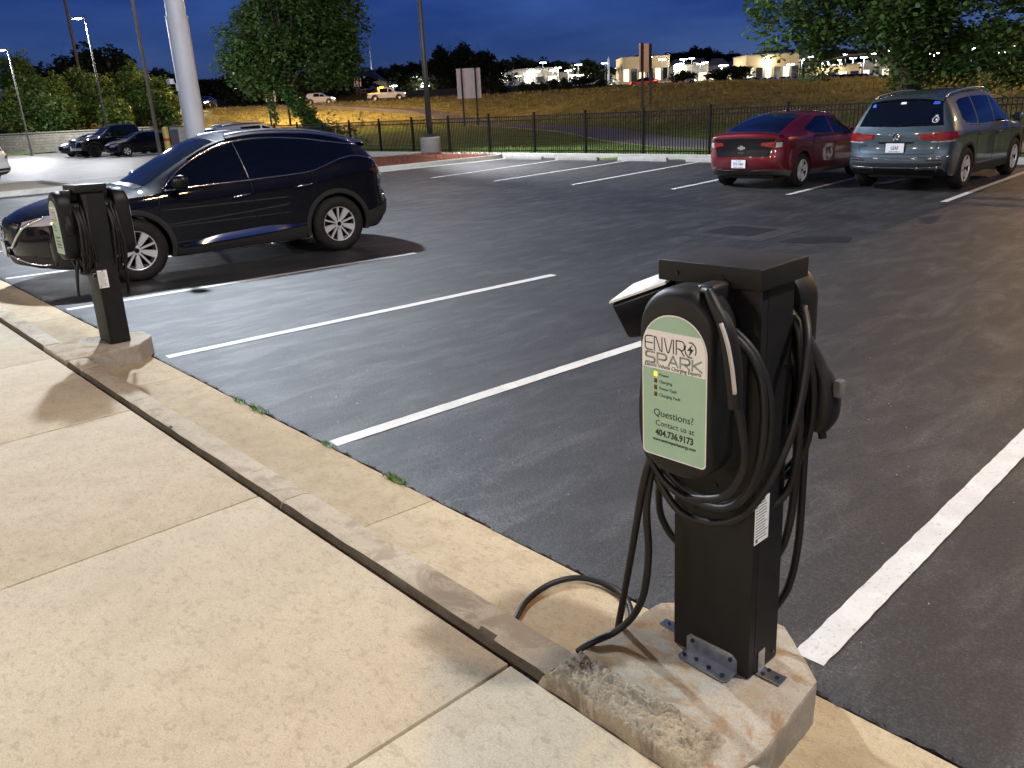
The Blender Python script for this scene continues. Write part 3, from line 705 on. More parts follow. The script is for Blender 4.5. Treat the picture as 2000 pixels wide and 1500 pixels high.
def charging_post(label, loc, near):
    t = thing('charging_post', label, 'charging post', loc, 0, 'electric vehicle charging posts')
    t.rotation_euler = (R(.3), R(-.7), R(0)) if near else (R(-1.2), R(-1.0), R(0))
    m_ = MB(); m_.box(-.135, .135, -.078, .078, 0, 1.19); post = m_.build('post', M['powder'], t, bevel=.004, seg=2, smooth=30)
    m_ = MB(); m_.box(-.1365, -.1345, -.055, .074, .01, 1.185); m_.box(.1345, .1365, -.05, .074, .01, 1.185); m_.build('side_cover', M['powder'], post, bevel=.0008)
    m_ = MB(); m_.box(-.157, .157, -.125, .105, 1.184, 1.240); m_.build('cap', M['powder'], t, bevel=.004, seg=3, smooth=30)
    for sx in (-.095, .045):
        m_ = MB(); m_.cyl((sx, -.125, 1.208), (sx, -.1285, 1.208), .0075, n=10); m_.build('screw', M['bolt_black'], t)
    for z in (.62, .30, .95, .035):
        m_ = MB(); m_.cyl((.136, .05, z), (.140, .05, z), .006, n=8); m_.build('screw', M['bolt_black'], t)
    m_ = MB(); m_.cyl((.01, -.079, .60), (.01, -.083, .60), .007, n=8); m_.build('screw', M['bolt_black'], t)
    m_ = MB(); m_.cyl((-.02, -.079, .655), (-.02, -.089, .655), .012, n=10); m_.build('screw', M['bolt_black'], t)
    u_front = wall_unit(t, 1, True); u_back = wall_unit(t, -1, False)
    # sticker on the side
    m_ = MB(); m_.box(.1368, .1375, -.082+.004, -.006, .452, .590); st_ = m_.build('sticker', M['sticker'], t)
    m_ = MB()
    rr = random.Random(3)
    for k in range(13):
        z = .575 - k*.009; l = rr.uniform(.045, .062); m_.box(.1376, .1378, -.074, -.074+l, z-.0016, z+.0012)
    m_.box(.1376, .1379, -.046, -.03, .580, .5875); m_.box(.1376, .1379, -.072, -.060, .457, .468); m_.build('print', M['ink_grey'], st_)
    # cables and plugs
    coil(t, 1, -.150, 2 if near else 5, .203 if near else .165, 1.10, .575, 4 if near else 8)
    coil(t, -1, -.150, 2 if near else 4, .160, 1.10, .56, 9 if near else 12)
    # holster shroud sticking out to the kerb-left side
    m_ = MB()
    A = [(-.137, -.115, 1.17), (-.137, -.01, 1.20), (-.137, -.01, 1.03), (-.137, -.125, 1.03)]
    Bq = [(-.330, -.120, 1.092), (-.330, -.02, 1.120), (-.262, -.02, 1.000), (-.262, -.125, 1.000)]
    m_.add([Vector(p) for p in A+Bq], [(0, 1, 5, 4), (1, 2, 6, 5), (2, 3, 7, 6), (3, 0, 4, 7), (0, 3, 2, 1)])
    hol = m_.build('holster', M['gloss_black'], t, bevel=.012, seg=3, smooth=45)
    m_ = MB(); tp = [(-.138, -.117, 1.1705), (-.138, -.005, 1.206), (-.335, -.015, 1.125), (-.335, -.124, 1.0925)]; m_.add(tp + [(a, b_, c_+.007) for a, b_, c_ in tp], [(0, 1, 2, 3), (4, 7, 6, 5), (0, 4, 5, 1), (1, 5, 6, 2), (2, 6, 7, 3), (3, 7, 4, 0)]); m_.build('holster_sheen', M['holster_sheen'], hol)  # pale plate painted as the reflection along the holster top
    # front plug stowed beside the box
    if near:
        h1 = handle(t, [(.085, -.235, 1.195), (.112, -.245, 1.165), (.142, -.248, 1.12), (.158, -.248, 1.06), (.166, -.245, .99), (.168, -.24, .92)], (0, 1, 0), 1, [.012, .015, .017, .019, .021, .022, .022, .019, .018])
        m_ = MB(); P = smooth_path([(.140, -.268, 1.135), (.160, -.270, 1.09), (.174, -.269, 1.03), (.182, -.266, .965)], 5); m_.tube(P, .0052, 6); m_.build('silver_strip', M['silver_strip'], h1, smooth='all')
        cable(t, [(.085, -.235, 1.197), (.05, -.21, 1.19), (.02, -.17, 1.15), (-.02, -.15, 1.11)])
        cable(t, [(.168, -.235, .93), (.172, -.215, .86), (.165, -.19, .74), (.10, -.175, .63), (-.02, -.17, .585)], r=.0115)
        # big second loop swinging round the right side to the rear unit
        cable(t, [(-.174, -.125, .60), (-.08, -.125, .505), (.041, -.115, .505), (.135, -.105, .575), (.205, -.08, .73), (.225, -.03, .88), (.205, .03, 1.03), (.15, .10, 1.10)], r=.0115)
        cable(t, [(.107, .10, 1.09), (.150, .085, 1.03), (.170, .07, .88), (.172, .07, .70), (.150, .06, .57), (.10, -.02, .50)], r=.0115)
        # rear plug hanging out on the right
        handle(t, [(.060, .150, 1.085), (.098, .165, 1.03), (.128, .18, .975), (.155, .19, .915), (.176, .195, .855), (.176, .195, .79), (.160, .19, .735)], (0, 1, 0), 1, [.013, .018, .021, .022, .025, .034, .046, .050, .040])
        m_ = MB(); m_.box(.206, .230, .180, .210, .835, .885); m_.build('thumb_latch', M['latch_grey'], t, bevel=.006, smooth=40)
        m_ = MB(); m_.cyl((.150, .19, .752), (.105, .185, .728), .026, .023, n=16); m_.cyl((.175, .195, .735), (.180, .195, .702), .012, n=10); m_.build('plug_collar', M['plastic'], t, smooth=40)
        cable(t, [(.078, .148, 1.078), (.05, .14, 1.10), (.01, .13, 1.105), (-.05, .13, 1.05)], r=.0115)
        cable(t, [(.02, .17, 1.075), (.07, .185, 1.01), (.105, .195, .90), (.125, .195, .76), (.128, .195, .536), (.124, .195, .33), (.10, .19, .17), (.055, .15, .06), (.04, .09, .012)], r=.012)
        cable(t, [(.06, .14, 1.05), (.125, .125, .90), (.142, .12, .72), (.146, .115, .56), (.128, .115, .40), (.09, .11, .30), (.06, .09, .27)], r=.012)
        # slack strands on the left, lying in a loop on the gutter
        cable(t, [(-.165, -.15, .66), (-.181, -.165, .584), (-.223, -.162, .38), (-.275, -.15, .16), (-.335, -.12, -.03), (-.385, -.07, -.105), (-.40, -.02, -.122), (-.415, .03, -.125),
                  (-.45, .09, -.127), (-.525, .149, -.127), (-.631, .178, -.127), (-.758, .139, -.127), (-.811, .034, -.127), (-.80, -.10, -.127), (-.745, -.21, -.125), (-.70, -.27, -.124)], r=.0115)
        cable(t, [(-.17, -.14, .62), (-.175, -.16, .50), (-.165, -.165, .35), (-.185, -.165, .20), (-.225, -.175, .10), (-.275, -.205, .035), (-.31, -.27, .016), (-.345, -.305, -.02)], r=.0115)
        cable(t, [(-.17, -.10, .60), (-.215, -.05, .48), (-.22, -.03, .40), (-.19, -.01, .33), (-.14, .02, .28)], r=.0115)
        # footing brackets
        m_ = MB(); m_.prism([(-.083, .006), (-.083, .050), (-.068, .066), (.082, .066), (.098, .050), (.098, .006)], -.0815, -.0785, 'y')
        m_.prism([(-.083, -.0785), (-.083, -.125), (-.072, -.135), (.086, -.139), (.098, -.128), (.098, -.0785)], .003, .006); br = m_.build('foot_bracket', M['zinc'], t)
        for x, y, z, ax in [(-.06, -.0815, .045, 'y'), (.075, -.0815, .045, 'y'), (-.07, -.112, .006, 'z'), (-.028, -.108, .006, 'z'), (.022, -.115, .006, 'z'), (.072, -.118, .006, 'z')]:
            m_ = MB(); d = Vector((0, -.004, 0)) if ax == 'y' else Vector((0, 0, .004)); m_.cyl(Vector((x, y, z)), Vector((x, y, z))+d, .0075, n=6); m_.build('bolt', M['bolt_dark'], br)
        m_ = MB(); m_.box(.1375, .1405, -.034, .002, .003, .075); m_.box(.1375, .215, -.040, .004, .003, .006); br = m_.build('foot_bracket', M['zinc'], t)
        for x, y in ((.155, -.03), (.160, -.004), (.195, -.018)):
            m_ = MB(); m_.cyl((x, y, .006), (x, y, .010), .0065, n=6); m_.build('bolt', M['bolt_dark'], br)
        m_ = MB(); m_.box(-.225, -.1375, -.036, .0, .003, .006); m_.box(-.1405, -.1375, -.036, 0, .003, .07); br = m_.build('foot_bracket', M['zinc'], t)
        m_ = MB(); m_.cyl((-.20, -.018, .006), (-.20, -.018, .010), .0065, n=6); m_.build('bolt', M['bolt_dark'], br)
    else:
        cable(t, [(-.05, -.17, .62), (-.02, -.19, .52), (.0, -.20, .44), (.005, -.205, .392)], r=.010)
        cable(t, [(.03, -.16, .70), (.02, -.185, .58), (.012, -.20, .47), (.005, -.205, .392)], r=.010)
        cable(t, [(.16, .13, .9), (.14, .14, .7), (.10, .15, .5), (.04, .16, .38), (.0, .162, .345)], r=.010)
        cable(t, [(.10, .12, 1.08), (.145, .13, .95), (.12, .145, .70), (.06, .155, .46), (.0, .162, .345)], r=.010)
        m_ = MB(); m_.cyl((.10, -.080, .56), (.10, -.10, .56), .022, n=14); m_.build('knob', M['bolt_black'], t, smooth=40)
        handle(t, [(.06, -.20, 1.13), (.09, -.20, 1.09), (.10, -.20, 1.02), (.105, -.20, .95), (.10, -.20, .88)], (0, 1, 0))
    return t
post1 = charging_post('black charging post with green and white face label and loose cable loop on the gutter', (-1.185, 1.885, .151), True)
post2 = charging_post('black charging post with coiled cables standing beside the front wheel of the black SUV', (-6.945, 1.87, .151), False)

# ================================================================== lamps and fence
M['steel_dark'] = plain('steel_dark', (.016, .015, .015), .6, metal=.0, var=.2, vscale=3)
M['steel_grey'] = plain('steel_grey', (.13, .13, .135), .5, metal=.0, var=.15, vscale=3)
M['white_pole'] = plain('white_pole', (.62, .62, .63), .5, var=.06, vscale=1.2)
M['fence'] = plain('fence', (.005, .005, .005), .5, spec=.15)
M['lens_white'] = plain('lens_white', (.9, .9, .9), .4, emis=(.85, .92, 1), es=30)
M['lens_orange'] = plain('lens_orange', (.9, .7, .4), .4, emis=(1, .45, .12), es=50)
WHITE, SODIUM = (.93, .96, 1.0), (1.0, .62, .28)
M['pier'] = concrete_mat('pier', (.15, .14, .125), (.22, .205, .185), (.12, .11, .10), .7)
def lamp_post(label, x, y, h, heads, pole_r=.06, pole='steel_grey', pier=None, z0=0.0, group='parking lot lamp posts', taper=.7):
    """heads: (dx, dy, drop, kind, watts)"""
    t = thing('lamp_post', label, 'lamp post', (x, y, z0), 0, group); pz = 0
    if pier:
        r_, ph = pier; pz = ph; m_ = MB(); m_.lathe([(.02, 0), (r_, 0), (r_, ph-.03), (r_-.03, ph), (.02, ph)], 28); m_.build('pier', M['pier'], t, smooth=40)
    m_ = MB(); m_.box(-pole_r*2, pole_r*2, -pole_r*2, pole_r*2, pz, pz+.03); m_.box(-pole_r*1.5, pole_r*1.5, -pole_r*1.5, pole_r*1.5, pz+.03, pz+.12); m_.build('base_plate', M[pole], t, bevel=.006)
    m_ = MB(); m_.tube([(0, 0, pz+.03), (0, 0, h*.5), (0, 0, h)], [pole_r, pole_r*(1+taper)/2, pole_r*taper], 14); m_.build('pole', M[pole], t, smooth='all')
    for dx, dy, drop, kind, watts in heads:
        d = Vector((dx, dy, 0)); L = d.length; a = math.atan2(dy, dx)
        m_ = MB(); m_.tube([(0, 0, h-.12), (dx*.92, dy*.92, h-.05)], .035, 8); m_.build('arm', M[pole], t, smooth='all')
        mt = Matrix.Translation((dx, dy, h-.05-drop)) @ Matrix.Rotation(a, 4, 'Z')
        m_ = MB(); m_.box(-.30, .34, -.17, .17, -.04, .07, M=mt); hd = m_.build('lamp_head', M[pole], t, bevel=.02, smooth=40)
        m_ = MB(); m_.box(-.24, .28, -.13, .13, -.055, -.041, M=mt); m_.build('lens', M['lens_orange' if kind == 'o' else 'lens_white'], hd)
        ld = bpy.data.lights.new('lamp_light', 'SPOT' if kind == 's' else 'POINT'); ld.energy = watts; ld.color = SODIUM if kind == 'o' else (.80, .89, 1.0) if kind == 'c' else WHITE; ld.shadow_soft_size = .32
        lo = bpy.data.objects.new('lamp_light', ld); COL.objects.link(lo); lo.parent = t; lo.location = (dx, dy, h-.30-drop)
        if kind == 's': ld.spot_size = R(120); ld.spot_blend = .5; lo.rotation_euler = Vector((.60, .52, -.61)).to_track_quat('-Z', 'Y').to_euler()
    return t
lamp_post('slim grey lamp post rising behind the black SUV hood', -18.45, 6.63, 10.0, [(.7, .0, 0, 'c', 16500)], .04, 'steel_grey')
lamp_post('dark lamp post on a round concrete pier in the mulch island', -27.35, 20.55, 7.2, [(-1.0, .7, 0, 'o', 600), (1.2, -.6, 0, 's', 9500)], .12, 'steel_dark', (.40, .62), .17)
lamp_post('twin-arm lamp post in the parking aisle beside the charging stalls', 2.3, 6.0, 10.2, [(1.6, -1.7, 0, 'w', 4300), (-1.7, .2, .4, 'o', 1500)], .085, 'steel_dark', (.35, .7))
lamp_post('sodium lamp post on the lawn past the blue-grey SUV', 4.5, 29.0, 9.0, [(-.7, .3, 0, 'o', 3800)], .085, 'steel_dark', (.3, .5))
lamp_post('white lamp on a slim post above the green trees by the pickup', -58.4, 17.9, 8.4, [(-.9, -.2, 0, 'w', 5500)], .07)
lamp_post('white lamp on a short post glowing inside the tree foliage', -72.0, 16.3, 7.6, [(-.9, -.2, 0, 'w', 9000)], .07)
x_, y_ = xy(92, -92*.243); lamp_post('tall sodium mast hidden by the ivy-clad maple', x_, y_, 13.0, [(1.2, .6, 0, 'o', 44000)], .12, 'steel_dark', z0=height(x_, y_))
x_, y_ = xy(66, 66*.80); lamp_post('tall sodium mast on the embankment past the shade tree', x_, y_, 12.0, [(-1.2, .3, 0, 'o', 30000)], .12, 'steel_dark', z0=height(x_, y_))
# tall white sign pole
t = thing('sign_pole', 'thick white steel sign pole behind the black SUV roof', 'pole', (-42.2, 17.1, 0))
m_ = MB(); m_.lathe([(.02, 0), (.66, 0), (.66, .06), (.52, .061), (.50, 6.62), (.02, 6.62)], 36); m_.build('lower_shaft', M['white_pole'], t, smooth=40)
m_ = MB(); m_.lathe([(.02, 6.60), (.53, 6.60), (.53, 6.66), (.445, 6.67), (.43, 14), (.02, 14)], 36); m_.build('upper_shaft', M['white_pole'], t, smooth=40)
m_ = MB(); m_.box(-.03, .03, -.60, -.50, 3.3, 3.6); m_.cyl((0, -.55, 3.6), (0, -.75, 3.72), .03); fl_ = m_.build('flood_bracket', M['white_pole'], t)
m_ = MB(); m_.box(-.22, .22, -.95, -.72, 3.60, 3.85); m_.build('flood_lamp', M['white_pole'], t, bevel=.03)
ld = bpy.data.lights.new('flood_light', 'SPOT'); ld.energy = 1200; ld.color = WHITE; ld.spot_size = R(75); ld.spot_blend = .6; ld.shadow_soft_size = .12; lo = bpy.data.objects.new('flood_light', ld); COL.objects.link(lo); lo.parent = t; lo.location = (-.7, -.6, 3.8); lo.rotation_euler = Vector((-3.2, 8.0, 1.6)).to_track_quat('-Z', 'Y').to_euler()
# ---- picket fence
fen = thing('picket_fence', 'black metal picket fence along the lawn at the end of the stalls', 'fence', (0, 21.55, .02))
pm = MB(); pm.box(-.0095, .0095, -.0095, .0095, .10, 1.43); pick = pm.mesh('picket'); pick.materials.append(M['fence'])
pm = MB(); pm.box(-.033, .033, -.033, .033, 0, 1.52); pm.box(-.04, .04, -.04, .04, 1.52, 1.545); postm = pm.mesh('fence_post', bevel=.004); postm.materials.append(M['fence'])
SP = 2.52; px0 = -19.83 + SP*6
posts_x = [px0 - SP*k for k in range(25)]
cnt = 0; rest = MB()
for k, x in enumerate(posts_x):
    o = bpy.data.objects.new('fence_post', postm); COL.objects.link(o); o.parent = fen; o.location = (x, 0, 0)
    if k == len(posts_x)-1: break
    m_ = MB()
    for z in (.20, 1.27, 1.41): m_.box(x-SP+.033, x-.033, -.016, .016, z-.018, z+.018)
    m_.build('rail', M['fence'], fen)
    npk = 24
    for j in range(1, npk):
        xx = x - SP*j/npk
        if cnt < 300 and xx < -5.3:
            o = bpy.data.objects.new('picket', pick); COL.objects.link(o); o.parent = fen; o.location = (xx, 0, 0); cnt += 1
        else: rest.box(xx-.0095, xx+.0095, -.0095, .0095, .10, 1.43)
o = rest.build('picket', M['fence'], fen, fix=False); o['kind'] = 'stuff'

# ================================================================== vehicles
def car_paint(name, col, metal=.3, rough=.35, flake=True):
    m, t, b = new_mat(name); b.inputs['Base Color'].default_value = (*col, 1); b.inputs['Metallic'].default_value = metal; b.inputs['Roughness'].default_value = rough
    b.inputs['Coat Weight'].default_value = 1.0; b.inputs['Coat Roughness'].default_value = .03
    co = t.nodes.new('ShaderNodeTexCoord'); n = t.nodes.new('ShaderNodeTexNoise'); n.inputs['Scale'].default_value = 3; n.inputs['Detail'].default_value = 5
    t.links.new(co.outputs['Object'], n.inputs['Vector']); r_ = t.nodes.new('ShaderNodeMapRange'); r_.inputs['To Min'].default_value = rough*.75; r_.inputs['To Max'].default_value = rough*1.3
    t.links.new(n.outputs['Fac'], r_.inputs['Value']); t.links.new(r_.outputs[0], b.inputs['Roughness'])
    return m
M['paint_black'] = car_paint('paint_black', (.002, .0026, .006), 0, .5); M['paint_black'].node_tree.nodes['Principled BSDF'].inputs['Specular IOR Level'].default_value = .05
M['paint_red'] = car_paint('paint_red', (.15, .006, .014), .45, .35)
M['paint_bluegrey'] = car_paint('paint_bluegrey', (.060, .090, .112), .45, .38)
M['paint_white'] = car_paint('paint_white', (.72, .73, .72), .0, .4)
M['paint_silver'] = car_paint('paint_silver', (.35, .36, .37), .7, .35)
M['paint_dark'] = car_paint('paint_dark', (.02, .022, .026), .4, .35)
M['glass'] = plain('glass', (.004, .006, .010), .04, spec=.9, coat=.6)
M['glass_clear'] = plain('glass_clear', (.012, .016, .020), .05, spec=.8, coat=.6)
M['chrome'] = plain('chrome', (.72, .74, .78), .12, metal=1.0)
M['satin'] = plain('satin', (.50, .51, .53), .3, metal=1.0)
M['trim_black'] = plain('trim_black', (.006, .006, .007), .3, spec=.25)
M['cladding'] = plain('cladding', (.022, .022, .023), .65, spec=.35, bump=.2, bscale=400)
M['tyre'] = plain('tyre', (.014, .0135, .013), .75, spec=.3, var=.25, vscale=12)
M['alloy'] = plain('alloy', (.74, .75, .77), .3, metal=.4)
M['cladding_grey'] = plain('cladding_grey', (.085, .09, .09), .55, spec=.4)
M['alloy_dark'] = plain('alloy_dark', (.022, .023, .026), .4, metal=.6)
M['red_lens'] = plain('red_lens', (.22, .012, .012), .12, spec=.6, coat=1.0)
M['red_lens_dark'] = plain('red_lens_dark', (.055, .006, .008), .12, spec=.6, coat=1.0)
M['clear_lens'] = plain('clear_lens', (.42, .43, .46), .08, spec=.8, coat=1.0)
M['plate'] = plain('plate', (.72, .73, .75), .4)
M['plate_blue'] = plain('plate_blue', (.05, .07, .22), .5)
M['plate_red'] = plain('plate_red', (.35, .04, .05), .5)
M['headlight_on'] = plain('headlight_on', (1, 1, 1), .3, emis=(1, .85, .68), es=28)
M['beacon'] = plain('beacon', (1, .5, .05), .3, emis=(1, .33, .01), es=22)
M['tail_on'] = plain('tail_on', (.8, .05, .02), .3, emis=(1, .06, .01), es=9)
M['amber_on'] = plain('amber_on', (.8, .4, .02), .3, emis=(1, .5, .06), es=6)
M['dash'] = plain('dash', (.30, .29, .25), .7)

def pchip(tab):
    xs_ = [a for a, _ in tab]; ys_ = [b for _, b in tab]; n = len(xs_); h = [xs_[i+1]-xs_[i] for i in range(n-1)]; d = [(ys_[i+1]-ys_[i])/h[i] for i in range(n-1)]
    m = [0]*n; m[0] = d[0]; m[-1] = d[-1]
    for i in range(1, n-1):
        if d[i-1]*d[i] > 0: w1 = 2*h[i]+h[i-1]; w2 = h[i]+2*h[i-1]; m[i] = (w1+w2)/(w1/d[i-1]+w2/d[i])
    def f(x):
        if x <= xs_[0]: return ys_[0]
        if x >= xs_[-1]: return ys_[-1]
        i = 0
        while x > xs_[i+1]: i += 1
        t = (x-xs_[i])/h[i]; t2 = t*t; t3 = t2*t
        return (2*t3-3*t2+1)*ys_[i] + (t3-2*t2+t)*h[i]*m[i] + (-2*t3+3*t2)*ys_[i+1] + (t3-t2)*h[i]*m[i+1]
    return f
RF = [1, .985, .95, .88, .74, .52, .27, 0]          # roof half-width fractions from edge to centre
class Car:
    def __init__(s, P, parent, paint, res=1.0):
        s.P = P; s.t = parent
        for k in ('zt', 'zb', 'w', 'wr', 'zs'): setattr(s, k, pchip(sorted(P[k])))
        s.front = pchip(sorted(P['front'])); s.rear = pchip(sorted(P['rear'])); s.prof = pchip(P.get('prof', [(0, .925), (.12, .965), (.35, .982), (.6, .985), (.8, 1.0), (.9, .995), (1.0, .965)]))
        x0, x1 = P['zt'][0][0], P['zt'][-1][0]; x0, x1 = min(x0, x1), max(x0, x1); s.x0, s.x1 = x0, x1
        xs_ = set(); n = int(64*res)
        for i in range(n+1): xs_.add(round(x0+(x1-x0)*i/n, 4))
        for xa in P['axles']:
            for i in range(int(26*res)+1):
                a = math.pi*i/int(26*res); xs_.add(round(xa+P['arch']*math.cos(a), 4))
            xs_.add(round(xa+P['arch']*1.004, 4)); xs_.add(round(xa-P['arch']*1.004, 4))
        for x, _ in P['zt']: xs_.add(round(x, 4))
        s.xs = sorted(xs_); s.crown = P.get('crown', .05)
        m_ = MB(); rows = []
        for x in s.xs: rows.append(s.ring(x))
        m_.grid(rows)
        nr = len(RF)
        for r_, flip in ((rows[0], 1), (rows[-1], 0)):
            # end cap: rows from side bottom (index 3) to roof edge, columns at the roof fractions
            half = (len(r_)+1)//2; hp = r_[:half]; ie = half-nr      # index of roof edge in half ring
            cols = [f for f in RF] + [-f for f in RF[-2::-1]]; cap = []
            for i in range(3, ie+1):
                z = hp[i][2]; yy = abs(hp[i][1]); cap.append([s.endpt(x=(s.x0 if flip else s.x1), y=yy*c, z=z, yref=yy) for c in cols])
            top = hp[ie:] + [(p[0], -p[1], p[2]) for p in hp[ie:-1][::-1]]
            cap.append(top); m_.grid(cap)
        s.body = m_.build('body', paint, parent, smooth=P.get('sharp', 32), fix=True)
        me = s.body.data; s.bvh = BVHTree.FromPolygons([v.co.copy() for v in me.vertices], [tuple(p.vertices) for p in me.polygons])
    def endpt(s, x, y, z, yref=None):
        w = max(s.w(x), .2); xm = x; r_ = abs(y)/w
        if x > 0: k = max(0, (x-s.P['kf'])/(s.x1-s.P['kf']))**2; xm = x + k*(s.front(z) - s.P.get('cf', .12)*min(r_, 1.0)**3)
        else: k = max(0, (s.P['kr']-x)/(s.P['kr']-s.x0))**2; xm = x - k*(s.rear(z) - s.P.get('cr', .10)*min(r_, 1.0)**4)
        return (xm, y, z)
    def ring(s, x):
        P = s.P; w = s.w(x); zb = s.zb(x); zt = max(s.zt(x), zb+.012); zs0 = s.zs(x); wr = s.wr(x)
        zl = zs0
        for xa in P['axles']:
            d = abs(x-xa)
            if d < P['arch']: zl = max(zl, P['rw'] + math.sqrt(P['arch']**2-d*d))
        zl = min(zl, zb-.06)
        pts = [(0, zs0), (.58*w, zs0), (.60*w, zl), (w*s.prof(max(0, (zl-zs0)/(zb-zs0))), zl)]
        for t in (.08, .2, .35, .5, .64, .76, .85, .92, .97, 1.0):
            z = zl+(zb-zl)*t; pts.append((w*s.prof((z-zs0)/(zb-zs0)), z))
        wb = w*s.prof(1.0); cr = min(s.crown, (zt-zb)*.5); zr = zt-cr; wr = min(wr, wb-.01)
        for t in (.12, .3, .5, .7, .88):
            z = zb+(zr-zb)*t; y = wb+(wr-wb)*t + .022*math.sin(math.pi*t)*min(1, (zr-zb)/.3); pts.append((y, z))
        for f in RF: pts.append((wr*f, zr + cr*(1-abs(f)**2.6)))
        return [s.endpt(x, y, z) for y, z in pts] + [s.endpt(x, -y, z) for y, z in pts[-2::-1]]
    def hit(s, view, a, b):
        if view == 'L': o, d = Vector((a, 3, b)), Vector((0, -1, 0))
        elif view == 'R': o, d = Vector((a, -3, b)), Vector((0, 1, 0))
        elif view == 'B': o, d = Vector((-8, a, b)), Vector((1, 0, 0))
        elif view == 'F': o, d = Vector((8, a, b)), Vector((-1, 0, 0))
        else: o, d = Vector((a, b, 5)), Vector((0, 0, -1))
        l, n, i, ds = s.bvh.ray_cast(o, d)
        if l is None:
            base = {'L': Vector((a, .9, b)), 'R': Vector((a, -.9, b)), 'B': Vector((s.x0, a, b)), 'F': Vector((s.x1, a, b))}.get(view, Vector((a, b, 1.2)))
            l, n, i, ds = s.bvh.find_nearest(base)
        if n.dot(d) > 0: n = -n
        return l, n
    def patch(s, name, mat, view, bot, top, nu=14, nv=6, off=.005, parent=None, skirt=.02, offb=None):
        def along(pl, n):
            P = [Vector(p) for p in pl]; L = [0]
            for a, b in zip(P, P[1:]): L.append(L[-1]+(b-a).length)
            out = []
            for i in range(n+1):
                q = L[-1]*i/n; k = 0
                while k < len(P)-2 and q > L[k+1]: k += 1
                out.append(P[k].lerp(P[k+1], (q-L[k])/max(1e-9, L[k+1]-L[k])))
            return out
        B, T = along(bot, nu), along(top, nu); rows = []; inner = []
        for v in range(nv+1):
            r_ = []; ri = []
            for u in range(nu+1):
                p = B[u].lerp(T[u], v/nv); l, n = s.hit(view, p.x, p.y); r_.append(l+n*(off if offb is None else offb+(off-offb)*v/nv)); ri.append(l-n*skirt)
            rows.append(r_); inner.append(ri)
        m_ = MB(); m_.grid(rows)
        edge = [(0, j) for j in range(nu+1)] + [(i, nu) for i in range(1, nv+1)] + [(nv, j) for j in range(nu-1, -1, -1)] + [(i, 0) for i in range(nv-1, 0, -1)]
        m_.grid([[rows[i][j] for i, j in edge], [inner[i][j] for i, j in edge]], wrap=True)
        return m_.build(name, mat, parent or s.t, smooth=50)
    def strip(s, name, mat, view, pts, r=.008, off=.003, parent=None, n=5, closed=False, flat=False):
        P = smooth_path([(a, b, 0) for a, b in pts], n, closed); L = []
        for p in P:
            l, nn = s.hit(view, p.x, p.y); L.append(l+nn*off)
        m_ = MB(); m_.tube(L, r, 6, closed=closed); return m_.build(name, mat, parent or s.t, smooth='all')
    def wheels(s, r, wd, style, track, rim_r):
        for xa in s.P['axles']:
            for sd in (1, -1): make_wheel(s.t, xa, sd*track, r, wd, sd, style, rim_r)
    def arches(s, extra=.055, out=.012, low=.0, mat='cladding'):
        for xa in s.P['axles']:
            for vw, sd in (('L', 1), ('R', -1)):
                R0 = s.P['arch']-.004; rows = []
                for i in range(33):
                    a = math.pi*(-.10+1.20*i/32); r_ = []
                    for rr, oo in ((R0, -.05), (R0, out*.6), (R0+extra*.3, out), (R0+extra, out*.7), (R0+extra, -.02)):
                        x = xa+rr*math.cos(a); z = max(s.P['rw']+rr*math.sin(a), s.zs(xa)+.005)
                        zq = max(z, s.P['rw']+R0*math.sin(a)+.004) if abs(math.cos(a)) < .99 else z
                        l, n = s.hit(vw, xa+(R0+extra*.9)*math.cos(a), max(s.P['rw']+(R0+extra*.9)*math.sin(a), s.zs(xa)+.04))
                        r_.append((x, l.y+sd*oo, z))
                    rows.append(r_)
                m_ = MB(); m_.grid(rows); m_.build('wheel_arch', M[mat], s.t, smooth=50)
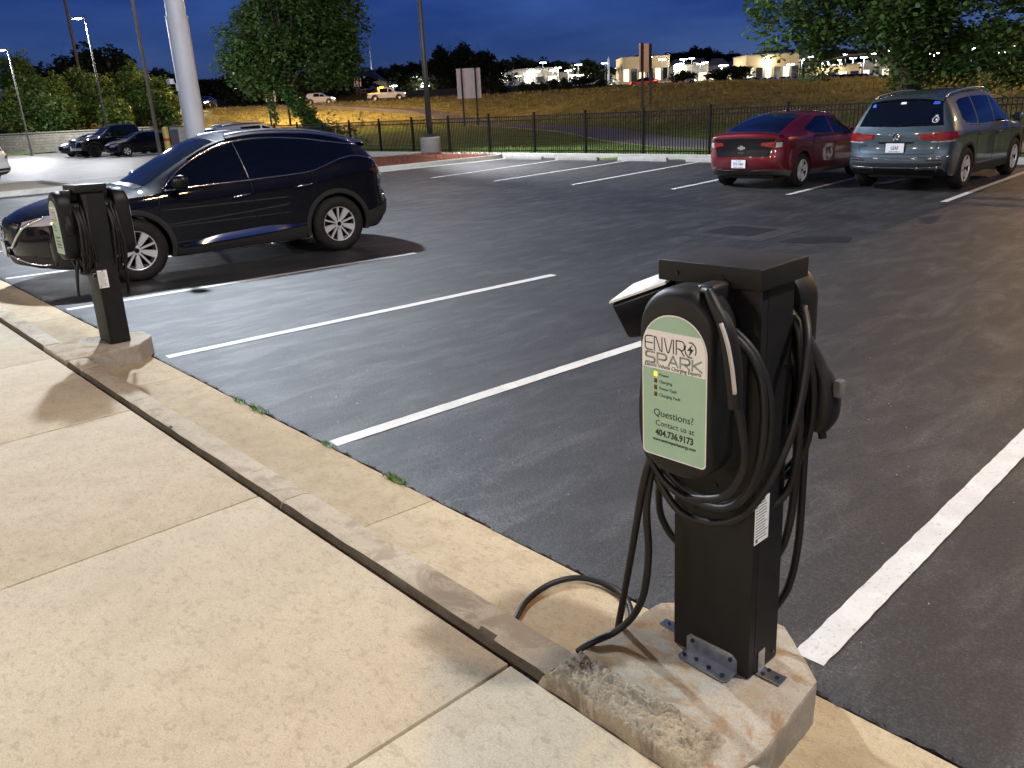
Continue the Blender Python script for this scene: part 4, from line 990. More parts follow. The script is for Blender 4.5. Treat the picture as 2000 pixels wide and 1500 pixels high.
def make_wheel(t, x, y, r, wd, sd, style, rim_r):
    MT = Matrix.Translation((x, y, r)) @ Matrix.Rotation(R(-90*sd), 4, 'X')       # local +z points outwards
    m_ = MB(); h = wd/2
    m_.lathe([(rim_r-.012, h-.03), (rim_r-.05, h-.05), (rim_r-.06, -h+.02), (.05, -h+.02)], 30, M=MT)
    m_.lathe([(.02, -h+.05), (rim_r*.62, -h+.05), (rim_r*.62, -h+.075), (.02, -h+.075)], 24, M=MT)
    whl = m_.build('wheel', M['alloy_dark'], t, smooth=40)
    m_ = MB(); pr = [(rim_r-.012, -h+.01), (rim_r+.01, -h), (r-.04, -h-.004), (r-.012, -h+.02), (r, -h+.05), (r, 0), (r, h-.05), (r-.012, h-.02), (r-.04, h+.004), (rim_r+.035, h+.006), (rim_r+.01, h-.002), (rim_r-.012, h-.012)]
    m_.lathe(pr, 48, M=MT)
    for k in range(48):
        a = 2*math.pi*k/48; q = Matrix.Rotation(a, 4, 'Z')
        m_.box(r-.004, r+.002, -.012, .012, -h+.04, h-.04, M=MT @ q)
    m_.build('tyre', M['tyre'], whl, smooth=40)
    m_ = MB(); f = h-.022
    m_.lathe([(rim_r-.022, f-.01), (rim_r-.018, f+.008), (rim_r-.006, f+.012), (rim_r-.004, f-.01)], 40, M=MT, closed=True)
    m_.lathe([(.001, f-.004), (.045, f-.006), (.055, f-.02)], 20, M=MT)
    def spoke(a, w0, w1, r0, r1, z0, z1, th, mi=0):
        q = MT @ Matrix.Rotation(a, 4, 'Z')
        vs = [(r0, -w0, z0), (r0, w0, z0), (r1, w1, z1), (r1, -w1, z1)]; lo = [(p[0], p[1]*1.15, p[2]-th) for p in vs]
        m_.add([q @ Vector(p) for p in vs+lo], [(0, 1, 2, 3), (0, 4, 5, 1), (1, 5, 6, 2), (2, 6, 7, 3), (3, 7, 4, 0)], mi)
    if style == 'split':      # five wide blades with five slim spokes between
        for k in range(5):
            a = 2*math.pi*k/5+.3
            spoke(a, .016, .046, .04, rim_r-.008, f-.012, f+.006, .03); spoke(a+2*math.pi/10, .010, .012, .04, rim_r-.008, f-.012, f+.006, .03)
    elif style == 'five':
        for k in range(5): spoke(2*math.pi*k/5+.2, .040, .056, .03, rim_r-.008, f-.012, f+.006, .035)
    elif style == 'multi':
        for k in range(5):
            for d in (-.16, .16): spoke(2*math.pi*k/5+.5+d, .018, .024, .04, rim_r-.008, f-.012, f+.006, .03)
    else:
        for k in range(6): spoke(2*math.pi*k/6+.5, .030, .036, .04, rim_r-.008, f-.02, f+.0, .03)
    dark = style == 'dark'
    m_.build('rim', [M['alloy_dark'] if dark else M['alloy'], M['alloy_dark']], whl, smooth=30)
    m_ = MB(); m_.lathe([(.001, f+.004), (.028, f+.003), (.032, f-.01)], 16, M=MT)
    for k in range(5):
        a = 2*math.pi*k/5; p = MT @ Vector((.062*math.cos(a), .062*math.sin(a), f-.02)); p2 = MT @ Vector((.062*math.cos(a), .062*math.sin(a), f-.006)); m_.cyl(p, p2, .009, n=6)
    m_.build('hub_cap', M['trim_black'] if not dark else M['chrome'], whl, smooth=40)
def plate(t, x, y, z, face, rows, w=.305, h=.155, tilt=0.0):
    """licence plate; face +1 looks to +x, -1 to -x"""
    Mx = Matrix.Translation((x, y, z)) @ (Matrix.Rotation(R(90), 4, 'Z') if face > 0 else Matrix.Rotation(R(-90), 4, 'Z')) @ Matrix.Rotation(R(tilt), 4, 'X')
    m_ = MB(); m_.box(-w/2-.012, w/2+.012, 0, .012, -h/2-.012, h/2+.012, M=Mx); fr = m_.build('plate_frame', M['trim_black'], t, bevel=.004)
    m_ = MB(); m_.box(-w/2, w/2, -.004, 0, -h/2, h/2, M=Mx); p = m_.build('licence_plate', M['plate'], t)
    for txt, size, dz, mt, wd in rows:
        text_mesh(txt, size, M[mt], p, Mx @ Matrix.Translation((0, -.0055, dz)) @ Matrix.Rotation(R(90), 4, 'X'), align='CENTER', ext=.0008, offset=size*.012, sx=wd)
    return p

# ---------------------------------------------------------------- black crossover SUV
MUR = dict(axles=(1.34, -1.34), arch=.425, rw=.372, kf=1.9, kr=-1.7, cf=.36, cr=.22, crown=.075,
  zt=[(-2.28, .97), (-2.23, 1.06), (-2.14, 1.22), (-2.0, 1.41), (-1.95, 1.455), (-1.83, 1.51), (-1.5, 1.605), (-1.0, 1.672), (-.5, 1.69), (-.05, 1.655), (.2, 1.59), (.5, 1.455), (.8, 1.30), (1.06, 1.155), (1.16, 1.118), (1.5, 1.085), (1.85, 1.03), (2.15, .97), (2.40, .905), (2.55, .82)],
  zb=[(-2.28, .90), (-2.18, 1.03), (-2.1, 1.15), (-1.8, 1.205), (-1.5, 1.18), (-1.2, 1.115), (-.8, 1.085), (0, 1.045), (.8, 1.01), (1.2, .995), (1.6, .965), (1.95, .91), (2.28, .83), (2.55, .72)],
  w=[(-2.28, .80), (-2.15, .88), (-2.0, .925), (-1.5, .952), (-1.0, .945), (0, .94), (1.0, .945), (1.5, .955), (1.9, .93), (2.2, .88), (2.4, .82), (2.55, .74)],
  wr=[(-2.28, .66), (-2.12, .60), (-1.98, .575), (-1.5, .60), (-.5, .625), (.1, .62), (.6, .67), (1.06, .745), (1.2, .78), (1.6, .77), (2.1, .70), (2.4, .60), (2.55, .52)],
  zs=[(-2.28, .40), (-2.2, .32), (-1.9, .27), (0, .235), (1.9, .235), (2.3, .25), (2.55, .30)],
  front=[(.2, -.08), (.35, .01), (.55, .03), (.72, .02), (.85, -.03), (1.0, -.12)], rear=[(.3, -.05), (.5, .055), (.68, .06), (.8, .0), (.95, .01), (1.1, 0), (1.5, 0)])
def black_suv(loc, rz, sc):
    t = thing('crossover_suv', 'glossy black crossover SUV parked nose-in with chrome window line', 'car', loc, rz, 'cars parked in the lot'); t.scale = (sc, sc, sc)
    c = Car(MUR, t, M['paint_black'])
    for vw, sd in (('L', 1), ('R', -1)):
        c.patch('side_window', M['glass'], vw, [(.86, 1.045), (-.13, 1.085)], [(.86, 1.06), (.70, 1.19), (.45, 1.345), (.20, 1.455), (-.06, 1.525)], 18, 8)
        c.patch('pillar', M['glass'], vw, [(-.125, 1.085), (-.215, 1.09)], [(-.055, 1.525), (-.155, 1.535)], 3, 6, .0045); c.strip('pillar_seam', M['satin'], vw, [(-.165, 1.09), (-.135, 1.3), (-.10, 1.525)], .004, .005)
        c.patch('side_window', M['glass'], vw, [(-.21, 1.09), (-1.02, 1.125)], [(-.15, 1.535), (-.50, 1.55), (-.98, 1.515)], 16, 8)
        c.patch('quarter_window', M['glass'], vw, [(-1.05, 1.135), (-1.25, 1.185), (-1.45, 1.245), (-1.70, 1.275)], [(-1.01, 1.51), (-1.3, 1.47), (-1.75, 1.40)], 12, 6)
        c.patch('rear_pillar', M['trim_black'], vw, [(-1.705, 1.272), (-2.02, 1.20)], [(-1.755, 1.395), (-2.0, 1.345)], 6, 5, .004)
        c.strip('window_trim', M['chrome'], vw, [(.90, 1.055), (.72, 1.205), (.45, 1.362), (.18, 1.48), (-.1, 1.545), (-.5, 1.57), (-1.0, 1.535), (-1.4, 1.47), (-1.85, 1.395)], .014, .004)
        c.strip('window_trim', M['chrome'], vw, [(.90, 1.035), (.4, 1.055), (-.2, 1.072), (-.9, 1.10), (-1.12, 1.135), (-1.35, 1.205), (-1.52, 1.25), (-1.72, 1.262), (-1.95, 1.21), (-2.1, 1.145)], .014, .004)
        for k, pts in enumerate(([(.98, 1.0), (1.0, .8), (.98, .5), (.90, .30)], [(-.17, 1.06), (-.19, .8), (-.19, .5), (-.15, .31)], [(-1.02, 1.09), (-1.06, .98), (-1.0, .80), (-.93, .55), (-.86, .31)])):
            c.strip('door_seam', M['trim_black'], vw, pts, .0035, .0005)
        for x, z in ((-.02, .895), (-.88, .945)):
            l, n = c.hit(vw, x, z); m_ = MB(); P = smooth_path([l+Vector((.11, sd*.012, -.012)), l+Vector((.09, sd*.04, -.008)), l+Vector((0, sd*.048, 0)), l+Vector((-.09, sd*.04, .012)), l+Vector((-.11, sd*.012, .014))], 5)
            m_.tube(P, [.010]*4+[.014]*(len(P)-8)+[.010]*4, 8); m_.build('door_handle', M['chrome'], t, smooth='all')
            c.patch('handle_cup', M['trim_black'], vw, [(x+.07, z-.03), (x-.07, z-.025)], [(x+.07, z+.02), (x-.07, z+.025)], 6, 3, .001)
        c.patch('side_moulding', M['chrome'], vw, [(.80, .352), (.2, .372), (-.4, .398), (-.88, .432)], [(.80, .358), (.3, .445), (-.3, .475), (-.88, .442)], 24, 3, .006, offb=.036)
        c.patch('sill', M['cladding'], vw, [(.95, .245), (-.95, .25)], [(.95, .335), (0, .365), (-.95, .42)], 20, 4, .010)
        # tail lamp wrapping the corner
        c.patch('tail_lamp', M['red_lens_dark'], vw, [(-1.86, 1.055), (-2.05, .99), (-2.26, .90)], [(-1.87, 1.075), (-2.05, 1.095), (-2.22, 1.04)], 12, 5, .012)
        c.patch('tail_lamp_cap', M['clear_lens'], vw, [(-2.12, 1.07), (-2.24, 1.00)], [(-2.12, 1.10), (-2.22, 1.05)], 5, 2, .018)
        c.patch('head_lamp', M['clear_lens'], vw, [(2.44, .755), (2.2, .765), (1.92, .83)], [(2.42, .80), (2.2, .865), (1.90, .885)], 10, 4, .008)
        c.patch('bumper_corner', M['cladding'], vw, [(-1.80, .28), (-2.0, .32), (-2.26, .42)], [(-1.79, .50), (-2.0, .54), (-2.26, .62)], 10, 4, .010)
        c.patch('bumper_corner', M['cladding'], vw, [(1.86, .245), (2.2, .26), (2.48, .32)], [(1.85, .33), (2.15, .36), (2.48, .42)], 10, 3, .008)
        # mirror
        bx = .70; l, n = c.hit(vw, bx, 1.10)
        sweep(t, 'mirror', M['trim_black'], [((bx+.10, sd*.94, 1.135), (.01, 0, 0), (0, 0, .01)), ((bx+.085, sd*1.03, 1.13), (.05, 0, 0), (0, 0, .07)), ((bx+.05, sd*1.09, 1.13), (.075, 0, 0), (0, 0, .085)), ((bx+.03, sd*1.15, 1.132), (.07, 0, 0), (0, 0, .08)), ((bx+.02, sd*1.175, 1.135), (.03, 0, 0), (0, 0, .045))])
        m_ = MB(); m_.tube([(bx+.06, l.y-.02*sd, 1.055), (bx+.05, sd*1.03, 1.075)], .028, 8); m_.build('mirror_foot', M['trim_black'], t, smooth='all')
        m_ = MB(); P = [c.hit('T', x, sd*.565)[0]+Vector((0, 0, .035)) for x in (-.1, -.5, -.9, -1.3, -1.7)]; m_.tube(smooth_path([P[0]-Vector((-.06, 0, .03))]+P+[P[-1]-Vector((.06, 0, .03))], 4), .014, 8); m_.build('roof_rail', M['satin'], t, smooth='all')
    c.patch('windscreen', M['glass_clear'], 'T', [(1.08, -.66), (1.14, 0), (1.08, .66)], [(.12, -.56), (.17, 0), (.12, .56)], 20, 12, .004)
    c.patch('wiper_cowl', M['trim_black'], 'T', [(1.20, -.68), (1.25, 0), (1.20, .68)], [(1.09, -.68), (1.15, 0), (1.09, .68)], 16, 2, .006)
    c.patch('rear_window', M['glass'], 'T', [(-2.21, -.52), (-2.22, 0), (-2.21, .52)], [(-1.99, -.48), (-2.0, 0), (-1.99, .48)], 14, 8, .004)
    m_ = MB(); rows = []
    for y in [-.56+1.12*i/14 for i in range(15)]:
        l, n = c.hit('T', -1.88, y); e = abs(y)/.56; rows.append([l+Vector((.05, 0, .004)), l+Vector((-.10, 0, .006)), l+Vector((-.20+.05*e*e, 0, -.022)), l+Vector((-.19+.05*e*e, 0, -.045)), l+Vector((-.08, 0, -.05))])
    m_.grid(rows); m_.build('spoiler', M['paint_black'], t, smooth=40)
    # front: grille with V chrome, plate, lower bumper
    gr = c.patch('grille', M['trim_black'], 'F', [(-.36, .55), (.36, .55)], [(-.50, .80), (0, .84), (.50, .80)], 16, 8, .006)
    for s_ in (-1, 1): c.strip('grille_chrome', M['chrome'], 'F', [(s_*.72, .845), (s_*.56, .76), (s_*.44, .64), (s_*.34, .535), (s_*.20, .515), (0, .512)], .022, .010, gr)
    m_ = MB(); l, n = c.hit('F', 0, .68); cx = l.x+.02
    m_.tube([(cx, .075*math.cos(a), .68+.075*math.sin(a)) for a in [2*math.pi*i/28 for i in range(28)]], .010, 8, closed=True); m_.box(cx-.008, cx+.012, -.10, .10, .662, .698); m_.build('emblem', M['chrome'], t, smooth=40)
    c.patch('lower_grille', M['cladding'], 'F', [(-.62, .27), (.62, .27)], [(-.60, .42), (0, .43), (.60, .42)], 18, 4, .008)
    for s_ in (-1, 1): c.strip('bumper_trim', M['chrome'], 'F', [(s_*.18, .43), (s_*.40, .38), (s_*.62, .315), (s_*.74, .32)], .013, .012)
    l, n = c.hit('F', 0, .49); plate(t, l.x+.035, 0, .485, 1, [('ECO-LOT', .05, -.02, 'plate_blue', .8)][:0])
    c.patch('rear_bumper', M['cladding'], 'B', [(-.70, .40), (.70, .40)], [(-.72, .60), (.72, .60)], 14, 4, .012)
    c.wheels(.372, .24, 'split', .815, .245); c.arches(.062, .014)
    m_ = MB(); m_.box(-2.0, 2.0, -.58, .58, .215, .30); m_.box(-1.9, -1.2, -.5, .5, .18, .25); m_.build('underbody', M['cladding'], t, bevel=.03)
    # paper and stickers behind the windscreen
    return t, c
W1, W2 = Vector((-10.29, 3.22)), Vector((-10.05, 5.88))      # measured wheel-face centres (front, rear)
dirv = (W1-W2); Lw = dirv.length; ang = math.atan2(dirv.y, dirv.x); SC = Lw/2.68
side = Vector((-math.sin(ang), math.cos(ang)))                 # car's left
mid = (W1+W2)/2 - side*(.93*SC)
suv, suv_c = black_suv((mid.x, mid.y, 0), ang, SC)

# ---------------------------------------------------------------- red hatchback
VOLT = dict(axles=(1.34, -1.34), arch=.375, rw=.325, kf=1.6, kr=-1.6, cf=.35, cr=.20, crown=.06,
  zt=[(-2.16, 1.02), (-2.13, 1.06), (-2.0, 1.085), (-1.8, 1.13), (-1.4, 1.255), (-1.0, 1.355), (-.5, 1.425), (0, 1.435), (.35, 1.405), (.8, 1.24), (1.2, 1.05), (1.35, 1.0), (1.8, .92), (2.1, .82), (2.25, .72)],
  zb=[(-2.16, .95), (-1.9, .985), (-1.5, .975), (-1, .95), (0, .92), (1, .89), (1.5, .86), (1.9, .79), (2.25, .65)],
  w=[(-2.16, .80), (-2.0, .85), (-1.6, .885), (-1, .89), (0, .885), (1.2, .885), (1.7, .86), (2.05, .78), (2.25, .66)],
  wr=[(-2.16, .70), (-1.8, .64), (-1.3, .58), (-.5, .56), (.3, .56), (.8, .62), (1.25, .71), (1.8, .66), (2.25, .5)],
  zs=[(-2.16, .36), (-1.9, .24), (0, .20), (1.9, .22), (2.25, .28)],
  front=[(.2, -.08), (.4, .02), (.6, .02), (.8, -.06)], rear=[(.2, -.10), (.36, -.02), (.5, .05), (.62, .055), (.72, .03), (.9, .03), (1.05, .045)])
def red_hatch(loc, rz):
    t = thing('red_hatchback', 'dark red hatchback with black tailgate panel parked nose to the fence', 'car', loc, rz, 'cars parked in the lot')
    c = Car(VOLT, t, M['paint_red'])
    for vw, sd in (('L', 1), ('R', -1)):
        c.patch('side_window', M['glass'], vw, [(.92, .945), (.05, .955)], [(.92, .96), (.65, 1.12), (.35, 1.25), (.08, 1.31)], 14, 7)
        c.patch('side_window', M['glass'], vw, [(-.02, .96), (-.80, 1.0), (-1.12, 1.08)], [(-.0, 1.315), (-.4, 1.305), (-1.10, 1.115)], 14, 7)
        c.patch('belt_panel', M['trim_black'], vw, [(.98, .90), (0, .905), (-.95, .935)], [(.95, .94), (0, .95), (-.85, .985)], 14, 2, .004)
        for pts in ([(.9, .88), (.93, .6), (.86, .27)], [(.02, .9), (.0, .6), (.02, .27)], [(-.90, .93), (-.98, .75), (-.85, .45), (-.80, .27)]): c.strip('door_seam', M['trim_black'], vw, pts, .0035, .0005)
        for x, z in ((.10, .79), (-.80, .82)):
            l, n = c.hit(vw, x, z); m_ = MB(); P = smooth_path([l+Vector((.09, sd*.008, 0)), l+Vector((.06, sd*.038, 0)), l+Vector((-.06, sd*.038, .004)), l+Vector((-.09, sd*.008, .004))], 4); m_.tube(P, .011, 8); m_.build('door_handle', M['paint_red'], t, smooth='all')
        c.patch('sill', M['cladding_grey'], vw, [(.95, .205), (-.95, .21)], [(.95, .30), (-.95, .31)], 14, 3, .008)
        sweep(t, 'mirror', M['paint_red'], [((.78, sd*.86, 1.0), (.01, 0, 0), (0, 0, .01)), ((.77, sd*.95, 1.0), (.05, 0, 0), (0, 0, .06)), ((.74, sd*1.03, 1.0), (.06, 0, 0), (0, 0, .07)), ((.72, sd*1.07, 1.0), (.02, 0, 0), (0, 0, .03))])
        c.patch('tail_lamp_side', M['red_lens_dark'], vw, [(-1.97, .90), (-2.14, .86)], [(-1.97, .945), (-2.14, .95)], 5, 3, .006)
    c.patch('windscreen', M['glass'], 'T', [(1.22, -.62), (1.28, 0), (1.22, .62)], [(.45, -.52), (.5, 0), (.45, .52)], 14, 8, .004)
    c.patch('rear_window', M['glass'], 'T', [(-1.93, -.60), (-1.96, 0), (-1.93, .60)], [(-.78, -.50), (-.78, 0), (-.78, .50)], 18, 14, .005)
    tg = c.patch('tailgate_panel', M['trim_black'], 'B', [(-.56, .635), (.56, .635)], [(-.66, .965), (0, .985), (.66, .965)], 18, 8, .008)
    for s_ in (-1, 1):
        c.patch('tail_lamp', M['red_lens'], 'B', [(s_*.40, .845), (s_*.64, .80)], [(s_*.42, .895), (s_*.66, .915)], 8, 4, .016)
        c.patch('tail_lamp_insert', M['clear_lens'], 'B', [(s_*.66, .80), (s_*.76, .815)], [(s_*.67, .90), (s_*.76, .895)], 4, 3, .012)
        c.patch('reflector', M['red_lens'], 'B', [(s_*.58, .375), (s_*.70, .385)], [(s_*.58, .395), (s_*.70, .40)], 4, 1, .008)
    m_ = MB(); rows = []
    for y in [-.72+1.44*i/16 for i in range(17)]:
        e = abs(y)/.72; l, n = c.hit('T', -2.0+.05*e*e, y); rows.append([l+Vector((.10, 0, .0)), l+Vector((-.02, 0, .015)), l+Vector((-.18+.06*e*e, 0, .012)), l+Vector((-.17+.06*e*e, 0, -.02)), l+Vector((-.05, 0, -.04))])
    m_.grid(rows); m_.build('spoiler', M['paint_red'], t, smooth=40)
    l, n = c.hit('B', 0, .80); ex = l.x-.018
    m_ = MB(); m_.prism([(-.085, -.022), (-.035, -.022), (-.028, -.042), (.042, -.042), (.035, -.022), (.085, -.022), (.078, .022), (.028, .022), (.035, .042), (-.035, .042), (-.028, .022), (-.078, .022)], ex-.004, ex+.010, 'x', M=Matrix.Translation((0, 0, .80))); m_.build('emblem', M['chrome'], t, bevel=.003)
    text_mesh('VOLT', .040, M['chrome'], t, Matrix.Translation((ex-.002, 0, .695)) @ Matrix.Rotation(R(-90), 4, 'Z') @ Matrix.Rotation(R(90), 4, 'X'), name='badge', align='CENTER', ext=.002, sx=1.2)
    l, n = c.hit('B', .02, .50); c.patch('plate_recess', M['paint_red'], 'B', [(-.34, .40), (.36, .40)], [(-.36, .60), (.38, .60)], 8, 3, -.002)
    plate(t, l.x-.022, .04, .50, -1, [('TFY-7441', .082, -.030, 'plate_blue', .72), ('NORTH CAROLINA', .024, -.068, 'plate_red', 1.0), ('First in Flight', .022, .052, 'plate_blue', 1.0)])
    c.patch('lower_bumper', M['cladding_grey'], 'B', [(-.76, .28), (.76, .28)], [(-.80, .385), (0, .36), (.80, .385)], 18, 4, .010)
    for vw in ('L', 'R'): c.patch('lower_bumper_corner', M['cladding_grey'], vw, [(-1.76, .235), (-2.1, .33)], [(-1.75, .36), (-2.14, .40)], 6, 3, .008)
    c.wheels(.325, .215, 'five', .775, .225); c.arches(.03, .003, mat='paint_red')
    m_ = MB(); m_.box(-1.9, 1.9, -.55, .55, .19, .26); m_.build('underbody', M['cladding'], t, bevel=.03)
    m_ = MB(); m_.tube([(-.3, 0, 1.43), (-.36, 0, 1.47), (-.42, 0, 1.435)], .02, 8); m_.build('antenna', M['trim_black'], t, smooth='all')
    return t
red_hatch((-9.32, 16.70, 0), R(90+3.0))

# ---------------------------------------------------------------- blue-grey SUV
TIG = dict(axles=(1.395, -1.395), arch=.40, rw=.35, kf=1.65, kr=-1.75, cf=.30, cr=.15, crown=.07,
  zt=[(-2.26, 1.02), (-2.22, 1.10), (-2.1, 1.30), (-1.97, 1.50), (-1.90, 1.575), (-1.6, 1.62), (-1, 1.665), (-.3, 1.68), (.2, 1.64), (.5, 1.52), (.9, 1.27), (1.15, 1.12), (1.3, 1.08), (1.8, 1.02), (2.1, .93), (2.28, .82)],
  zb=[(-2.26, .97), (-2.1, 1.03), (-1.5, 1.045), (0, 1.02), (1, .99), (1.6, .96), (2.0, .88), (2.28, .74)],
  w=[(-2.26, .83), (-2.1, .88), (-1.7, .915), (-1, .915), (0, .91), (1.3, .915), (1.8, .89), (2.1, .82), (2.28, .72)],
  wr=[(-2.26, .72), (-2.1, .665), (-1.9, .615), (-1, .625), (0, .63), (.5, .65), (1.15, .75), (1.8, .72), (2.28, .55)],
  zs=[(-2.26, .40), (-2.0, .27), (0, .22), (1.9, .24), (2.28, .30)],
  front=[(.2, -.08), (.4, .02), (.7, .02), (1.0, -.08)], rear=[(.25, -.10), (.40, .03), (.55, .06), (.64, .045), (.72, .01), (.95, .02), (1.1, .0), (1.6, 0)])
def bluegrey_suv(loc, rz):
    t = thing('blue_grey_suv', 'blue-grey SUV with roof rails and rear window stickers parked nose to the fence', 'car', loc, rz, 'cars parked in the lot')
    c = Car(TIG, t, M['paint_bluegrey'])
    for vw, sd in (('L', 1), ('R', -1)):
        c.patch('side_window', M['glass'], vw, [(.92, 1.05), (.02, 1.065)], [(.92, 1.07), (.7, 1.22), (.42, 1.42), (.05, 1.52)], 14, 7)
        c.patch('side_window', M['glass'], vw, [(-.06, 1.065), (-.92, 1.075)], [(-.04, 1.525), (-.92, 1.53)], 12, 7)
        c.patch('quarter_window', M['glass'], vw, [(-.99, 1.08), (-1.5, 1.11), (-1.66, 1.2)], [(-.99, 1.525), (-1.45, 1.50), (-1.62, 1.46)], 10, 6)
        c.strip('window_trim', M['satin'], vw, [(.95, 1.04), (0, 1.048), (-1.0, 1.06), (-1.55, 1.095)], .007, .003)
        for pts in ([(.95, 1.0), (.97, .7), (.88, .30)], [(.0, 1.03), (-.02, .7), (0, .30)], [(-.95, 1.05), (-1.0, .85), (-.90, .50), (-.84, .30)]): c.strip('door_seam', M['trim_black'], vw, pts, .0035, .0005)
        for x, z in ((.10, .885), (-.83, .90)):
            l, n = c.hit(vw, x, z); m_ = MB(); P = smooth_path([l+Vector((.09, sd*.008, 0)), l+Vector((.06, sd*.038, 0)), l+Vector((-.06, sd*.038, .004)), l+Vector((-.09, sd*.008, .004))], 4); m_.tube(P, .012, 8); m_.build('door_handle', M['paint_bluegrey'], t, smooth='all')
        c.patch('sill', M['cladding'], vw, [(.97, .225), (-.97, .23)], [(.97, .36), (-.97, .37)], 14, 3, .008)
        c.strip('sill_trim', M['satin'], vw, [(.9, .40), (0, .40), (-.9, .405)], .007, .004)
        sweep(t, 'mirror', M['paint_bluegrey'], [((.80, sd*.90, 1.11), (.01, 0, 0), (0, 0, .01)), ((.79, sd*1.0, 1.11), (.06, 0, 0), (0, 0, .075)), ((.76, sd*1.08, 1.11), (.07, 0, 0), (0, 0, .085)), ((.74, sd*1.12, 1.11), (.03, 0, 0), (0, 0, .04))])
        m_ = MB(); P = [c.hit('T', x, sd*.585)[0]+Vector((0, 0, .045)) for x in (.0, -.5, -1.0, -1.5, -1.72)]; m_.tube(smooth_path([P[0]-Vector((-.10, 0, .045))]+P+[P[-1]-Vector((.10, 0, .05))], 4), .018, 8); m_.build('roof_rail', M['satin'], t, smooth='all')
        c.patch('tail_lamp_side', M['red_lens'], vw, [(-1.90, .905), (-2.22, .845)], [(-1.93, .99), (-2.22, 1.0)], 8, 4, .008)
        c.patch('tail_lamp_strip', M['clear_lens'], vw, [(-2.05, .845), (-2.24, .83)], [(-2.05, .862), (-2.24, .85)], 5, 1, .008)
    c.patch('windscreen', M['glass'], 'T', [(1.12, -.66), (1.18, 0), (1.12, .66)], [(.45, -.56), (.5, 0), (.45, .56)], 14, 8, .004)
    rw_ = c.patch('rear_window', M['glass'], 'B', [(-.70, 1.10), (0, 1.085), (.70, 1.10)], [(-.58, 1.49), (0, 1.51), (.58, 1.49)], 18, 8, .005)
    m_ = MB(); rows = []
    for y in [-.60+1.20*i/14 for i in range(15)]:
        e = abs(y)/.6; l, n = c.hit('T', -1.86, y); rows.append([l+Vector((.06, 0, .003)), l+Vector((-.06, 0, .008)), l+Vector((-.17+.05*e*e, 0, -.02)), l+Vector((-.16+.05*e*e, 0, -.045)), l+Vector((-.05, 0, -.06))])
    m_.grid(rows); m_.build('spoiler', M['paint_bluegrey'], t, smooth=40)
    for s_ in (-1, 1):
        c.patch('tail_lamp', M['red_lens'], 'B', [(s_*.40, .885), (s_*.80, .86)], [(s_*.36, .965), (s_*.80, .985)], 10, 4, .010)
        c.patch('exhaust_trim', M['chrome'], 'B', [(s_*.38, .335), (s_*.66, .34)], [(s_*.36, .40), (s_*.70, .405)], 8, 2, .010)
        c.patch('exhaust_tip', M['trim_black'], 'B', [(s_*.40, .348), (s_*.63, .352)], [(s_*.39, .388), (s_*.66, .392)], 8, 2, .014)
        c.patch('reflector', M['red_lens_dark'], 'B', [(s_*.52, .53), (s_*.74, .535)], [(s_*.52, .555), (s_*.74, .555)], 5, 1, .008)
    c.patch('lower_bumper', M['cladding'], 'B', [(-.80, .28), (.80, .28)], [(-.84, .50), (.84, .50)], 16, 4, .008)
    c.strip('bumper_trim', M['chrome'], 'B', [(-.82, .60), (-.4, .585), (0, .582), (.4, .585), (.82, .60)], .009, .010)
    c.strip('bumper_trim', M['chrome'], 'B', [(-.78, .44), (-.4, .425), (0, .422), (.4, .425), (.78, .44)], .008, .012)
    c.strip('tailgate_seam', M['trim_black'], 'B', [(-.66, .84), (-.62, .68), (-.5, .645), (0, .64), (.5, .645), (.62, .68), (.66, .84)], .004, .001)
    c.patch('plate_recess', M['trim_black'], 'B', [(-.28, .815), (.28, .815)], [(-.30, .845), (.30, .845)], 6, 2, .004)
    l, n = c.hit('B', 0, .93); ex = l.x-.012; m_ = MB(); cz = .925
    m_.tube([(ex, .062*math.cos(a), cz+.062*math.sin(a)) for a in [2*math.pi*i/28 for i in range(28)]], .006, 6, closed=True)
    for a, b_ in (((-.022, .055), (0, .004)), ((.022, .055), (0, .004)), ((-.055, .03), (-.026, -.05)), ((-.026, -.05), (0, -.004)), ((.055, .03), (.026, -.05)), ((.026, -.05), (0, -.004))):
        m_.tube([(ex, a[0], cz+a[1]), (ex, b_[0], cz+b_[1])], .0055, 6)
    m_.build('emblem', M['chrome'], t, smooth='all')
    l, n = c.hit('B', 0, .74); plate(t, l.x-.02, 0, .745, -1, [('LEAF', .085, -.028, 'plate_blue', .72), ('NORTH CAROLINA', .022, -.067, 'plate_blue', 1.0)])
    # stickers on the rear glass (seen white, blue, blue and a white round badge)
    def stick(y, z, w, h, mt, name='sticker'):
        c.patch(name, mt, 'B', [(y-w/2, z-h/2), (y+w/2, z-h/2)], [(y-w/2*.8, z+h/2), (y+w/2*.8, z+h/2)], 3, 2, .009, rw_, skirt=0)
    M['stick_blue'] = plain('stick_blue', (.03, .10, .55), .4); M['stick_white'] = plain('stick_white', (.72, .72, .74), .4)
    stick(.03, 1.465, .10, .035, M['stick_white']); stick(-.50, 1.455, .11, .05, M['stick_blue']); stick(.52, 1.43, .06, .05, M['stick_blue'])
    c.strip('sticker_ring', M['stick_white'], 'B', [(-.56+.045*math.cos(a), 1.19+.045*math.sin(a)) for a in [2*math.pi*i/14 for i in range(14)]], .006, .007, rw_, 2, True)
    stick(-.57, 1.19, .03, .03, M['stick_white']); stick(-.56, 1.255, .05, .012, M['stick_white'])
    text_mesh('TIGUAN', .035, M['chrome'], t, Matrix.Translation((c.hit('B', .52, .80)[0].x-.006, .56, .785)) @ Matrix.Rotation(R(-90), 4, 'Z') @ Matrix.Rotation(R(90), 4, 'X'), name='badge', ext=.002, align='CENTER')
    c.strip('wiper', M['trim_black'], 'B', [(.0, 1.10), (-.2, 1.14), (-.38, 1.15)], .010, .015)
